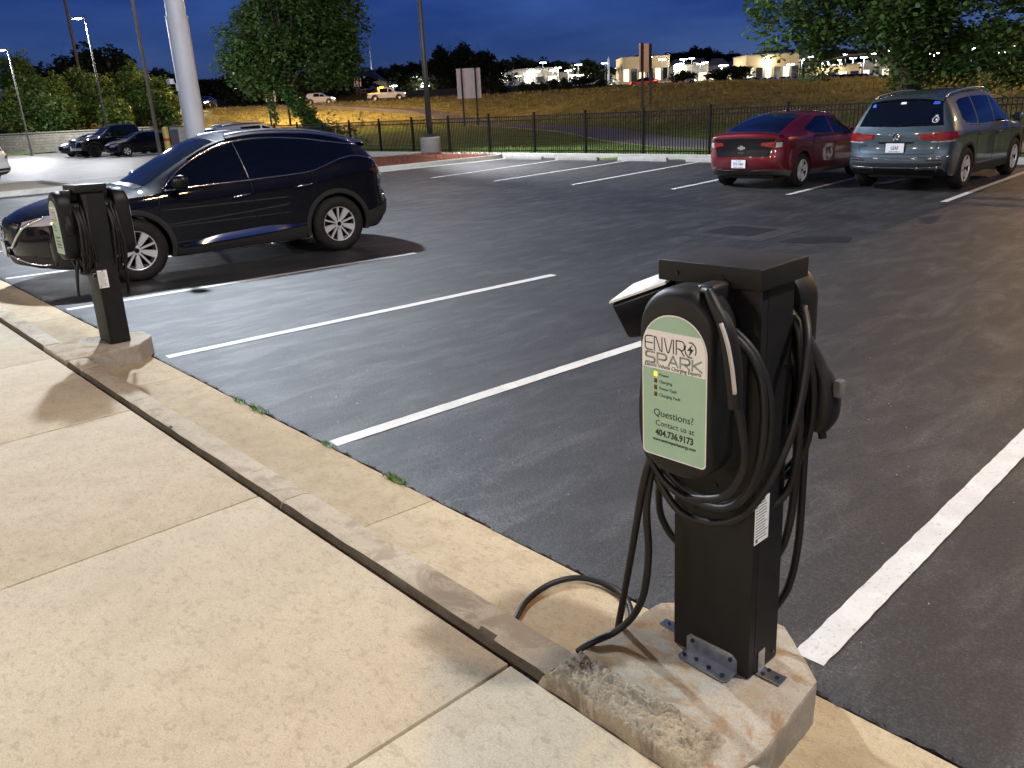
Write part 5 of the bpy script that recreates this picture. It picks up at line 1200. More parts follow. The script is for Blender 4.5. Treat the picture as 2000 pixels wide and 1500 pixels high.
    c.wheels(.35, .225, 'multi', .79, .235); c.arches(.05, .010)
    m_ = MB(); m_.box(-1.95, 1.95, -.56, .56, .21, .29); m_.build('underbody', M['cladding'], t, bevel=.03)
    return t
suv2 = bluegrey_suv((-6.58, 17.45, 0), R(92.5)); suv2.scale = (1.03, 1.03, 1.03)

# ---------------------------------------------------------------- pickup and other cars
TRK = dict(axles=(1.95, -1.75), arch=.47, rw=.41, kf=2.2, kr=-2.5, cf=.18, cr=.05, crown=.06, sharp=28,
  zt=[(-2.95, 1.17), (-2.85, 1.20), (-1.15, 1.22), (-1.10, 1.24), (-1.03, 1.80), (-.95, 1.90), (-.3, 1.95), (.3, 1.94), (.7, 1.86), (1.2, 1.50), (1.45, 1.34), (1.6, 1.29), (2.3, 1.24), (2.8, 1.16), (2.97, 1.06)],
  zb=[(-2.95, 1.12), (-1.1, 1.16), (0, 1.16), (1.2, 1.15), (2.3, 1.10), (2.97, .98)],
  w=[(-2.95, .96), (-2.7, 1.0), (0, 1.0), (2.2, 1.0), (2.7, .96), (2.97, .86)],
  wr=[(-2.95, .9), (-1.15, .9), (-1.0, .70), (0, .72), (.7, .74), (1.4, .84), (2.2, .84), (2.97, .70)],
  zs=[(-2.95, .50), (-2.2, .42), (0, .38), (2.4, .40), (2.97, .45)],
  front=[(.3, -.1), (.5, .02), (.8, .03), (1.1, -.02)], rear=[(.3, -.05), (.55, .05), (.7, .0), (1.2, 0)])
def pickup(loc, rz, paint, label, lit=False, name='pickup_truck', group='cars parked in the lot', res=.6):
    t = thing(name, label, 'pickup truck', loc, rz, group); c = Car(TRK, t, paint, res)
    for vw, sd in (('L', 1), ('R', -1)):
        c.patch('side_window', M['glass'], vw, [(1.15, 1.22), (.32, 1.22)], [(1.15, 1.25), (.75, 1.66), (.34, 1.82)], 10, 5)
        c.patch('side_window', M['glass'], vw, [(.22, 1.22), (-.95, 1.25)], [(.24, 1.83), (-.90, 1.79)], 10, 5)
        c.strip('window_trim', M['chrome'], vw, [(1.2, 1.19), (.2, 1.19), (-.85, 1.21), (-1.0, 1.35), (-.95, 1.75)], .014, .004)
        for pts in ([(1.2, 1.15), (1.22, .5)], [(.26, 1.18), (.26, .45)], [(-.98, 1.18), (-1.0, .45)]): c.strip('door_seam', M['trim_black'], vw, pts, .006, .0005)
        for x in (.45, -.75):
            l, n = c.hit(vw, x, 1.06); m_ = MB(); m_.tube([l+Vector((.10, sd*.02, 0)), l+Vector((-.10, sd*.02, 0))], .018, 8); m_.build('door_handle', M['chrome'], t, smooth='all')
        sweep(t, 'mirror', M['chrome'] if not lit else paint, [((1.0, sd*1.0, 1.32), (.02, 0, 0), (0, 0, .02)), ((.98, sd*1.12, 1.33), (.06, 0, 0), (0, 0, .11)), ((.96, sd*1.22, 1.33), (.05, 0, 0), (0, 0, .11))])
        c.patch('head_lamp', M['headlight_on'] if lit else M['clear_lens'], 'F', [(sd*.62, .92), (sd*.84, .92)], [(sd*.62, 1.04), (sd*.82, 1.03)], 5, 3, .012)
        c.patch('head_lamp_side', M['clear_lens'], vw, [(2.75, .93), (2.5, .98)], [(2.75, 1.04), (2.5, 1.03)], 4, 2, .01)
        c.patch('tail_lamp', M['red_lens'], vw, [(-2.75, .82), (-2.94, .82)], [(-2.75, 1.08), (-2.94, 1.06)], 3, 4, .01)
    c.patch('windscreen', M['glass'], 'T', [(1.42, -.72), (1.48, 0), (1.42, .72)], [(.78, -.64), (.83, 0), (.78, .64)], 10, 6, .005)
    g_ = c.patch('grille', M['trim_black'], 'F', [(-.55, .68), (.55, .68)], [(-.58, 1.02), (.58, 1.02)], 10, 5, .01)
    for z in (.75, .85, .95): c.strip('grille_bar', M['chrome'], 'F', [(-.54, z), (0, z), (.54, z)], .022, .012, g_)
    c.strip('grille_surround', M['chrome'], 'F', [(-.60, 1.04), (-.56, .66), (0, .64), (.56, .66), (.60, 1.04), (0, 1.06)], .03, .012, g_, 4, True)
    c.patch('bumper', M['chrome'] if not lit else paint, 'F', [(-.88, .47), (.88, .47)], [(-.9, .63), (.9, .63)], 12, 3, .03)
    c.wheels(.41, .28, 'dark' if not lit else 'six', .86, .26); c.arches(.07, .02)
    m_ = MB(); m_.box(-2.6, 2.4, -.6, .6, .40, .55); m_.build('underbody', M['cladding'], t)
    return t, c
pickup((-58.6, 18.6, 0), R(-88), M['paint_black'], 'black pickup truck with chrome grille parked on the pale drive')
def simple_car(P, paint, loc, rz, label, name, group, lit_f=None, lit_r=None, wheel='multi', res=.55, rails=False):
    t = thing(name, label, 'car', loc, rz, group); c = Car(P, t, paint, res); ax = P['axles'][0]; zb = c.zb(0); ztm = c.zt(-.2)
    for vw, sd in (('L', 1), ('R', -1)):
        c.patch('side_window', M['glass'], vw, [(.90, zb+.04), (.03, zb+.045)], [(.90, zb+.055), (.45, zb+(ztm-zb)*.62), (.05, ztm-.12)], 8, 4)
        c.patch('side_window', M['glass'], vw, [(-.04, zb+.045), (-.9, zb+.06)], [(-.02, ztm-.12), (-.9, ztm-.155)], 8, 4)
        c.patch('head_lamp', lit_f or M['clear_lens'], 'F', [(sd*.42, c.zb(c.x1)-.05), (sd*.66, c.zb(c.x1)-.03)], [(sd*.42, c.zb(c.x1)+.03), (sd*.64, c.zb(c.x1)+.05)], 4, 2, .012)
        c.patch('head_lamp_side', lit_f or M['clear_lens'], vw, [(c.x1-.1, c.zb(c.x1)-.02), (c.x1-.45, c.zb(c.x1-.4)-.08)], [(c.x1-.12, c.zb(c.x1)+.05), (c.x1-.45, c.zb(c.x1-.4)-.02)], 4, 2, .012)
        c.patch('tail_lamp', lit_r or M['red_lens'], 'B', [(sd*.45, .86), (sd*.76, .86)], [(sd*.45, .95), (sd*.76, .96)], 4, 2, .012)
        c.patch('tail_lamp_side', lit_r or M['red_lens'], vw, [(c.x0+.30, .88), (c.x0+.04, .85)], [(c.x0+.30, .97), (c.x0+.04, .97)], 4, 2, .012)
        sweep(t, 'mirror', paint, [((.8, sd*.88, zb+.09), (.01, 0, 0), (0, 0, .01)), ((.78, sd*.98, zb+.09), (.05, 0, 0), (0, 0, .07)), ((.75, sd*1.05, zb+.09), (.05, 0, 0), (0, 0, .07))])
        if rails:
            m_ = MB(); PP = [c.hit('T', x, sd*.56)[0]+Vector((0, 0, .07)) for x in (.2, -.4, -1.0, -1.6)]; m_.tube([PP[0]-Vector((0, 0, .07))]+PP+[PP[-1]-Vector((0, 0, .07))], .025, 8); m_.build('roof_rail', M['satin'], t, smooth='all')
    if rails:
        for x in (-.1, -1.2):
            m_ = MB(); z = c.hit('T', x, 0)[0].z+.09; m_.box(x-.04, x+.04, -.62, .62, z, z+.03); m_.build('cross_bar', M['satin'], t, bevel=.008)
    c.patch('windscreen', M['glass'], 'T', [(1.12, -.6), (1.18, 0), (1.12, .6)], [(.48, -.53), (.53, 0), (.48, .53)], 8, 5, .005)
    c.patch('rear_window', M['glass'], 'B', [(-.58, zb+.12), (.58, zb+.12)], [(-.52, ztm-.2), (.52, ztm-.2)], 8, 4, .006)
    c.patch('grille', M['trim_black'], 'F', [(-.36, .50), (.36, .50)], [(-.40, .66), (.40, .66)], 6, 3, .01)
    c.patch('lower_bumper', M['cladding'], 'B', [(-.78, .30), (.78, .30)], [(-.82, .52), (.82, .52)], 10, 3, .012)
    for vw in ('L', 'R'): c.patch('bumper_corner', M['cladding'], vw, [(c.x0+.46, .27), (c.x0+.03, .40)], [(c.x0+.46, .50), (c.x0+.03, .55)], 6, 3, .012)
    c.wheels(P['rw'], .22, wheel, .78, P['rw']*.66); c.arches(.045, .010)
    m_ = MB(); m_.box(-1.8, 1.8, -.55, .55, .22, .30); m_.build('underbody', M['cladding'], t)
    return t, c
simple_car(VOLT, M['paint_black'], (-55.3, 18.9, 0), R(-88), 'dark sedan parked close beside the driver side of the black pickup', 'sedan', 'cars parked in the lot', wheel='multi')
simple_car(VOLT, M['paint_dark'], (-61.6, 17.9, 0), R(-88), 'dark low car whose nose peeks out past the pickup grille', 'sedan', 'cars parked in the lot', wheel='dark')
simple_car(TIG, M['paint_silver'], (-34.6, 16.6, 0), R(88), 'grey SUV with loaded roof rack mostly hidden behind the black SUV roof', 'suv', 'cars parked in the lot', rails=True)
simple_car(TIG, M['paint_white'], (-37.5, 5.3, 0), R(229), 'white crossover with red tail lamp cut off by the picture edge', 'crossover', 'cars parked in the lot')

# ================================================================== vegetation
def leaf_mat(name, lo, hi, rough=.5):
    g = G(name); oi = g.N('ShaderNodeObjectInfo'); n = g.noise(1.3, 4, .6); n2 = g.noise(9, 3, .6)
    c = g.ramp(n, [(.3, lo), (.7, hi)]); c = g.mix(.45, c, g.ramp(n2, [(.3, .3), (.7, .75)]), 'OVERLAY')
    m = g.done(c, rough, None, .35)
    tr = g.N('ShaderNodeBsdfTranslucent'); g.L(c, tr.inputs['Color']); mx = g.N('ShaderNodeMixShader'); mx.inputs[0].default_value = .25
    out = [n_ for n_ in g.t.nodes if n_.type == 'OUTPUT_MATERIAL'][0]
    g.L(g.b.outputs[0], mx.inputs[1]); g.L(tr.outputs[0], mx.inputs[2]); g.L(mx.outputs[0], out.inputs['Surface']); return m
M['leaf'] = leaf_mat('leaf', (.035, .070, .016), (.085, .14, .035)); M['leaf_yellow'] = leaf_mat('leaf_yellow', (.055, .085, .016), (.12, .16, .035))
M['leaf_dark'] = leaf_mat('leaf_dark', (.020, .034, .014), (.045, .065, .024)); M['ivy'] = leaf_mat('ivy', (.045, .09, .02), (.10, .17, .04))
M['bark'] = plain('bark', (.07, .052, .038), .9, var=.4, vscale=12, bump=.8, bscale=30)
def leaves(m_, c_, n, rad, size, rr, flat=.5):
    for _ in range(n):
        d = Vector((rr.gauss(0, 1), rr.gauss(0, 1), rr.gauss(0, 1))); d.normalize(); p = c_ + d*rad*rr.random()**.45
        a = Vector((rr.gauss(0, 1), rr.gauss(0, 1), rr.gauss(0, flat))); a.normalize()
        b_ = a.cross(Vector((rr.gauss(0, .5), rr.gauss(0, .5), 1))); b_.normalize(); s_ = size*rr.uniform(.6, 1.25)
        m_.add([p-a*s_*.5, p+b_*s_*.33-a*s_*.08, p+a*s_*.5, p-b_*s_*.33-a*s_*.08], [(0, 1, 2, 3)])
def grow(name, label, cat_, loc, blobs, nclu, nleaf, crad, lsize, leafm, trunk, seed, group=None, limbs=10, holes=(), rz=0.0):
    """blobs: (x,y,z,rx,ry,rz,weight); clusters sit mostly near each blob's skin"""
    rr = random.Random(seed); t = thing(name, label, cat_, loc, rz, group); m_ = MB(); cs = []
    tot = sum(b_[6] for b_ in blobs)
    while len(cs) < nclu:
        q = rr.uniform(0, tot)
        for b_ in blobs:
            q -= b_[6]
            if q <= 0: break
        d = Vector((rr.gauss(0, 1), rr.gauss(0, 1), rr.gauss(0, 1))); d.normalize(); k = rr.random()**.33
        k *= 1 + .22*noise.noise(d*2.1 + Vector((seed, b_[0], b_[2])))
        p = Vector((b_[0]+d.x*b_[3]*k, b_[1]+d.y*b_[4]*k, b_[2]+d.z*b_[5]*k))
        if any((p-Vector(h_[:3])).length < h_[3] for h_ in holes): continue
        if noise.noise(p*.55 + Vector((seed*3.1, 0, 0))) < -.28: continue
        cs.append(p)
    for p in cs: leaves(m_, p, nleaf, crad*rr.uniform(.7, 1.3), lsize, rr)
    m_.build('crown', leafm, t, fix=False)
    w = MB(); w.tube(smooth_path([p for p, _ in trunk], 4), [lerp_tab([(i, r_) for i, (_, r_) in enumerate(trunk)], k/4) for k in range((len(trunk)-1)*4+1)], 10)
    for i in range(limbs):
        k = rr.randrange(len(trunk)//2, len(trunk)); a = Vector(trunk[k][0]); b_ = rr.choice(cs); mid_ = a.lerp(b_, .5)+Vector((rr.uniform(-.3, .3), rr.uniform(-.3, .3), rr.uniform(0, .5)))
        r0 = trunk[k][1]*.5; w.tube(smooth_path([a, mid_, b_], 4), [r0*(1-.85*j/8) for j in range(9)], 6)
    w.build('trunk', M['bark'], t, smooth='all')
    return t, cs
# --- ivy-clad maple by the fence; local x runs along the picture plane
T1 = (-43.6, 24.6, 0.0); RZ1 = YAW
t1, cs1 = grow('maple_tree', 'tall maple with ivy-covered leaning trunk standing just behind the fence', 'tree', T1,
  [(-3.3, 0, 5.4, 1.6, 1.8, 2.1, 1.0), (-2.6, 0, 4.3, 1.5, 1.6, 1.2, .6), (-1.1, .3, 6.6, 2.3, 2.4, 3.0, 2.2), (1.1, .4, 6.4, 2.3, 2.4, 3.0, 2.4), (1.3, 1.0, 4.9, 1.8, 1.6, 1.4, 1.0), (2.5, .6, 4.2, .8, .9, 1.0, .22), (-.5, .4, 9.6, 2.8, 2.8, 2.6, 1.6), (-1.2, 1.0, 5.0, 1.6, 1.2, 1.1, .7)],
  1300, 40, .55, .25, M['leaf'], [((.8, -.1, -.1), .42), ((.4, -.1, .8), .34), ((-.4, -.1, 2.0), .28), ((-1.2, .1, 3.4), .22), ((-1.0, .2, 5.2), .16), ((-.4, .3, 7.5), .08)], 11, limbs=22, rz=RZ1)
rr = random.Random(5); m_ = MB()
for i in range(270):
    k = rr.random(); p = Vector((.9-2.3*k+rr.gauss(0, .30*(1.25-.6*k)), -.5+rr.gauss(0, .25), .1+3.4*k)); leaves(m_, p, 22, .30, .20, rr)
for i in range(36):
    k = rr.random(); leaves(m_, Vector((-2.0-.35*k+rr.gauss(0, .12), -.7, 1.7+2.4*k)), 18, .24, .18, rr)
for i in range(90):
    leaves(m_, Vector((.9+rr.gauss(0, .75), -.2+rr.gauss(0, .6), .15+abs(rr.gauss(0, .55)))), 20, .34, .20, rr)
m_.build('ivy', M['ivy'], t1, fix=False)
# --- broad tree behind the fence on the right
t2, cs2 = grow('shade_tree', 'broad shade tree with low drooping branches behind the red and blue-grey cars', 'tree', (-12.2, 27.9, 0),
  [(-3.2, 0, 4.6, 1.5, 1.8, 1.9, 1.0), (-1.6, .2, 3.6, 1.3, 1.5, 1.2, .7), (-2.1, 0, 2.9, .9, .9, .9, .35), (.1, .3, 4.8, 2.0, 2.0, 1.6, 1.5), (2.0, .2, 4.2, 1.7, 1.8, 1.4, 1.0), (2.9, .2, 2.6, 1.5, 1.2, 1.0, .7), (1.3, .2, 2.9, .9, 1.0, .8, .35), (.3, .3, 6.8, 4.0, 3.0, 2.0, 1.8), (4.0, 0, 4.6, 1.4, 1.4, .8, .6), (.5, .1, 2.3, .8, .8, .9, .35), (.3, -.9, 3.3, 1.1, .6, .9, .6), (1.0, -.8, 4.2, 1.2, .7, .8, .5)],
  760, 46, .46, .20, M['leaf'], [((.5, 0, -.1), .30), ((.45, 0, 1.0), .25), ((.3, 0, 2.2), .21), ((.1, .1, 3.6), .17), ((0, .2, 5.2), .10)], 23, limbs=22, rz=R(20), holes=[(-.55, 0, 3.25, .55), (2.95, 0, 3.9, .45), (-.2, -.5, 2.6, .5)])
# --- group of green trees beyond the retaining wall on the left
LT = [(-105.68, 24.03, 9.6, 7.2, 0), (-93.55, 22.64, 7.2, 6.2, 0), (-88.67, 23.61, 6.8, 5.4, 1), (-93.70, 26.99, 7.6, 6.2, 0), (-88.08, 27.29, 6.6, 5.2, 1), (-88.56, 29.76, 7.3, 4.6, 0), (-85.65, 30.03, 6.3, 5.0, 1), (-84.55, 31.27, 6.0, 4.8, 0), (-89.25, 19.94, 5.6, 5.0, 1), (-81.18, 26.02, 4.2, 3.4, 1), (-92.01, 31.91, 8.0, 3.0, 0), (-84.0, 21.5, 4.6, 4.6, 0)]
LAB = ['tall pale-lit tree behind the short glowing lamp at the picture edge', 'full leafy tree beside the short glowing lamp', 'yellow-green young tree left of the slim white-lamp post', 'tall leafy tree behind the slim white-lamp post', 'yellow-green tree above the black pickup cab',
       'upright leafy tree between the two slim posts', 'yellow-green tree right above the black pickup bed', 'green tree nearest the thick white pole in the tree group', 'low yellow-green tree at the end of the grass strip', 'low lime-green shrub above the pickup by the wall', 'narrow conical tree rising between slim posts', 'low bushy tree directly above the retaining wall']
for i, (x, y, zt_, w_, k) in enumerate(LT):
    b_ = max(0, height(x, y)); h_ = zt_-b_; rr = random.Random(40+i)
    bl = [(rr.gauss(0, w_*.12), rr.gauss(0, w_*.12), h_*rr.uniform(.42, .78), w_*rr.uniform(.26, .36), w_*rr.uniform(.26, .36), h_*rr.uniform(.2, .28), 1) for _ in range(6)] + [(0, 0, h_*.8, w_*.24, w_*.24, h_*.22, .8), (0, 0, h_*.38, w_*.44, w_*.44, h_*.24, 1.2)]
    grow('leafy_tree', LAB[i], 'tree', (x, y, b_-.1), bl, 190, 30, .55, .34, M['leaf_yellow' if k else 'leaf'], [((0, 0, 0), .14), ((.05, 0, h_*.3), .11), ((0, .05, h_*.7), .06)], 60+i, 'green trees beyond the retaining wall', limbs=8)
# --- dark trees far behind: five models copied
protos = []
for k in range(5):
    rr = random.Random(90+k)
    bl = [(rr.gauss(0, .15), rr.gauss(0, .15), rr.uniform(.42, .80), rr.uniform(.20, .32), rr.uniform(.20, .32), rr.uniform(.12, .2), 1) for _ in range(9)] + [(0, 0, .84, .18, .18, .16, .7), (0, 0, .3, .42, .42, .24, 1.5)]
    t, _ = grow('dark_tree', 'dark tree', 'tree', (0, 0, -100), bl, 330, 12, .065, .075, M['leaf_dark'], [((0, 0, 0), .022), ((.01, 0, .3), .016), ((0, 0, .8), .006)], 130+k, 'dark trees on the skyline', limbs=5); protos.append(t)
SKY_LABELS = ['dark tree in the wood behind the left-hand tree group', 'dark tree in the clump behind the ivy-clad maple', 'dark tree on the skyline above the highway pickup', 'dark tree on the skyline behind the pale flat-roofed stores', 'dark tree on the ridge behind the gabled houses', 'dark tree on the wooded hill beyond the right-hand bright lamps']
def put_tree(i, x, y, zt_, w_, label, group, sq=1.0):
    b_ = height(x, y)-.3; o = protos[i % 5]
    if o.get('used'): o = copy_tree(o)
    else: o['used'] = 1
    o.location = (x, y, b_); h_ = max(zt_-b_, 2.0); o.scale = (w_*1.15, w_*1.15, h_*1.02); o.rotation_euler = (0, 0, (i*2.399) % 6.283); o['label'] = label; o['group'] = group
def sky_label(i, x, y):
    u, v = uv(x, y); r_ = v/u
    return SKY_LABELS[0 if r_ < -.37 else 1 if r_ < -.2 else 2 if r_ < -.03 else 3 if r_ < .17 else 4 if r_ < .5 else 5]
SKYLINE = [(-164.82, 40.24, 12.17, 10.41), (-161.13, 44.40, 13.53, 8.52), (-158.59, 47.27, 15.12, 10.41), (-156.37, 49.76, 12.37, 7.57), (-163.96, 56.28, 11.13, 7.07), (-160.52, 60.16, 11.32, 7.07), (-168.43, 66.32, 10.37, 6.44), (-175.64, 73.25, 9.89, 7.95), (-173.13, 76.08, 10.30, 6.81), (-142.79, 65.07, 9.11, 6.62), (-131.22, 63.05, 10.00, 7.07), (-129.00, 65.55, 10.45, 7.07), (-136.12, 72.59, 8.46, 7.57), (-140.16, 83.11, 9.42, 8.08), (-173.34, 105.98, 10.09, 6.31), (-192.03, 130.12, 13.09, 7.26), (-197.54, 138.98, 14.16, 9.09), (-195.18, 141.64, 14.52, 7.57), (-192.17, 145.03, 14.82, 9.09), (-173.76, 135.65, 17.15, 7.22), (-179.85, 143.85, 14.72, 8.71), (-169.75, 140.17, 17.34, 8.33), (-182.55, 155.88, 14.92, 9.09), (-247.84, 217.89, 18.54, 12.49), (-244.62, 221.52, 18.67, 10.41), (-248.96, 231.69, 19.88, 11.80), (-245.42, 235.69, 18.70, 10.73), (-248.95, 246.78, 19.51, 11.04), (-245.15, 251.06, 18.47, 12.15), (-235.25, 247.15, 16.49, 8.58), (-204.05, 222.05, 15.65, 10.41), (-202.18, 224.15, 15.03, 7.57), (-265.38, 303.60, 16.06, 12.62), (-274.54, 323.42, 16.94, 13.25), (-258.95, 310.85, 19.99, 11.10), (-267.64, 331.19, 22.20, 15.90), (-325.68, 416.45, 26.37, 16.40), (-320.61, 422.16, 27.14, 16.40), (-315.55, 427.87, 27.91, 16.40), (-310.32, 433.76, 30.37, 14.44), (-305.04, 439.72, 29.14, 13.12), (-306.08, 453.62, 26.15, 16.72), (-300.92, 459.43, 26.65, 16.72), (-301.27, 474.10, 25.26, 17.03), (-295.98, 480.06, 24.89, 17.03), (-280.02, 467.92, 26.23, 16.40), (-274.97, 473.61, 26.71, 16.40), (-268.89, 480.46, 26.85, 19.68), (-260.66, 489.74, 24.56, 19.68), (-250.50, 501.19, 24.40, 22.97), (-240.31, 512.68, 23.96, 22.97), (-221.31, 503.96, 23.23, 22.08), (-203.16, 494.27, 23.54, 24.23), (-185.94, 483.55, 25.25, 23.22), (-175.93, 479.76, 26.75, 22.71), (-165.40, 476.57, 28.57, 24.98), (-158.66, 484.17, 29.51, 24.98), (-151.73, 491.98, 28.55, 24.98), (-115.48, 367.08, 13.22, 14.57), (-122.35, 359.34, 10.63, 14.57), (-125.00, 341.28, 11.17, 12.11), (-108.41, 375.05, 13.62, 16.66)]
SHRUBS = [(-101.87, 96.13, 5.27, 1.94), (-100.87, 97.25, 5.35, 1.77), (-99.88, 98.37, 5.36, 1.94), (-98.61, 99.81, 5.73, 1.94), (-97.45, 101.11, 5.73, 1.94), (-93.44, 105.63, 5.28, 2.12), (-75.58, 103.17, 5.52, 3.31), (-68.32, 100.79, 4.90, 4.47), (-66.49, 102.86, 5.55, 5.21), (-104.44, 93.24, 5.77, 3.53), (-113.05, 98.59, 6.63, 4.73), (-108.99, 118.24, 6.29, 5.05)]
FAR_LAMPS = [(-223.71, 199.89, 12.78), (-237.29, 214.72, 12.18), (-243.13, 223.20, 12.94), (-219.40, 204.75, 11.48), (-231.11, 221.68, 13.15), (-215.13, 209.56, 12.66), (-234.86, 232.52, 12.71), (-211.37, 213.80, 12.72), (-207.85, 217.76, 12.47), (-219.57, 234.69, 13.73), (-193.25, 204.09, 10.31), (-198.33, 213.42, 10.49), (-215.06, 239.78, 13.94), (-202.69, 223.58, 11.44), (-221.15, 247.98, 12.09), (-214.16, 255.86, 13.59), (-219.85, 264.51, 12.76), (-205.37, 265.77, 13.68), (-182.58, 246.24, 12.64), (-171.61, 243.54, 12.08), (-172.57, 257.53, 11.59), (-185.15, 288.55, 12.05), (-152.09, 250.48, 11.68), (-146.32, 256.98, 10.18), (-148.87, 284.24, 10.55), (-157.00, 305.21, 10.47), (-145.39, 288.17, 11.45), (-158.01, 319.14, 10.65), (-130.56, 274.75, 11.21), (-132.47, 287.66, 11.19), (-94.90, 239.60, 9.65), (-92.04, 257.89, 10.81), (-85.02, 250.73, 11.96), (-95.24, 284.42, 10.53), (-97.35, 297.11, 10.17), (-81.20, 255.04, 10.56), (-126.25, 309.74, 13.54), (-154.47, 97.11, 11.92), (-209.78, 140.25, 11.53), (-230.38, 162.23, 12.22), (-211.49, 153.38, 11.30), (-194.28, 142.65, 10.63), (-208.80, 156.43, 10.38), (-259.66, 204.57, 18.84), (-234.80, 187.38, 14.08), (-190.27, 132.10, 8.39), (-192.72, 144.41, 8.26)]
for i, (x, y, zt_, w_) in enumerate(SKYLINE): put_tree(i, x, y, zt_, w_, sky_label(i, x, y), 'dark trees on the skyline')
# fill the gaps with a second staggered row
for i, (x, y, zt_, w_) in enumerate(SKYLINE):
    u, v = uv(x, y); x2, y2 = xy(u*1.05, (v+w_*.55)*1.05); g_ = height(x2, y2); put_tree(i+2, x2, y2, 1.8+(zt_-1.8)*.93, w_, sky_label(i, x2, y2), 'dark trees on the skyline')
for i, (x, y, zt_, w_) in enumerate(SHRUBS):
    put_tree(i, x, y, zt_, w_*1.05, ['small round dark shrub at the embankment crest before the pale store'][0] if i < 6 else ['round dark shrub between the road sign and the gabled houses', 'wide dark bush left half before the cream stores', 'wide dark bush right half before the cream stores', 'dark bush left of the crest shrubs', 'dark bush behind the striped sign', 'dark shrub between the two pale stores'][i-6], 'dark shrubs on the embankment crest')
for p in protos:
    if 'used' in p: del p['used']
for o in scene.objects:
    if 'used' in o: del o['used']

# ================================================================== roads beyond the fence
def ribbon(name, pts, w, mat, dz):
    P = smooth_path([(x, y, 0) for x, y in pts], 10); a = []; b_ = []
    for i, p in enumerate(P):
        d = (P[min(i+1, len(P)-1)]-P[max(i-1, 0)]); d.normalize(); n_ = Vector((-d.y, d.x, 0)); q = p+n_*w/2; r_ = p-n_*w/2
        zc = max(height(p.x, p.y), height(q.x, q.y), height(r_.x, r_.y)); a.append((q.x, q.y, zc+dz)); b_.append((r_.x, r_.y, zc+dz))
    rows = [[(p[0], p[1], p[2]-1) for p in a], a, b_, [(p[0], p[1], p[2]-1) for p in b_]]
    m_ = MB(); m_.grid(rows); return structure(m_.build(name, mat, fix=False))
ribbon('ramp_road', [xy(u, u*r_) for r_, u in ((.70, 21.5), (.44, 28), (.22, 38), (.095, 58), (0, 85), (-.063, 100), (-.126, 105), (-.227, 110), (-.347, 114), (-.47, 120), (-.7, 130))], 3.6, M['asphalt_old'], .05)
ribbon('highway', [xy(138, v) for v in range(-160, 170, 15)], 20, M['asphalt'], .06)

# ================================================================== signs
M['sign_back'] = plain('sign_back', (.66, .52, .49), .5, metal=.2, var=.1, vscale=2)
def board_sign(label, x, y, rz, w, h, zb_, n, post_in, ext=0.0, name='road_sign'):
    g_ = height(x, y); t = thing(name, label, 'sign', (x, y, g_-.2), rz); zb_ -= g_-.2
    for i in range(n):
        z0 = zb_ + h*i/n; m_ = MB(); m_.box(-w/2, w/2, -.03, .0, z0+.012, z0+h/n-.012); m_.build('slat', M['sign_back'], t, bevel=.008)
    m_ = MB(); m_.box(-w/2+.02, w/2-.02, .002, .012, zb_+.01, zb_+h-.01); m_.build('face_sheet', M['sign_back'], t)
    for s_ in (-1, 1):
        m_ = MB(); m_.box(s_*post_in-.09, s_*post_in+.09, -.20, -.032, 0, zb_+h*(1-ext)); m_.build('post', M['steel_dark'], t)
    return t
board_sign('striped-back highway sign on two posts behind the fence', -67.7, 56.3, YAW, 2.42, 2.9, 2.75, 14, .70)
x_, y_ = xy(77, 77*.172); board_sign('tall narrow sign on two posts up on the embankment', x_, y_, YAW+R(52), 2.3, 2.4, 4.05, 10, .75)
x_, y_ = xy(92, -92*.262); board_sign('small square sign half hidden by the ivy-clad trunk', x_, y_, YAW, 1.1, 1.1, 3.5, 5, .25)
x_, y_ = xy(160, -160*.160); board_sign('pink-lit sign panel above the white highway pickup', x_, y_, YAW, 1.3, 1.6, 6.6, 4, .3)

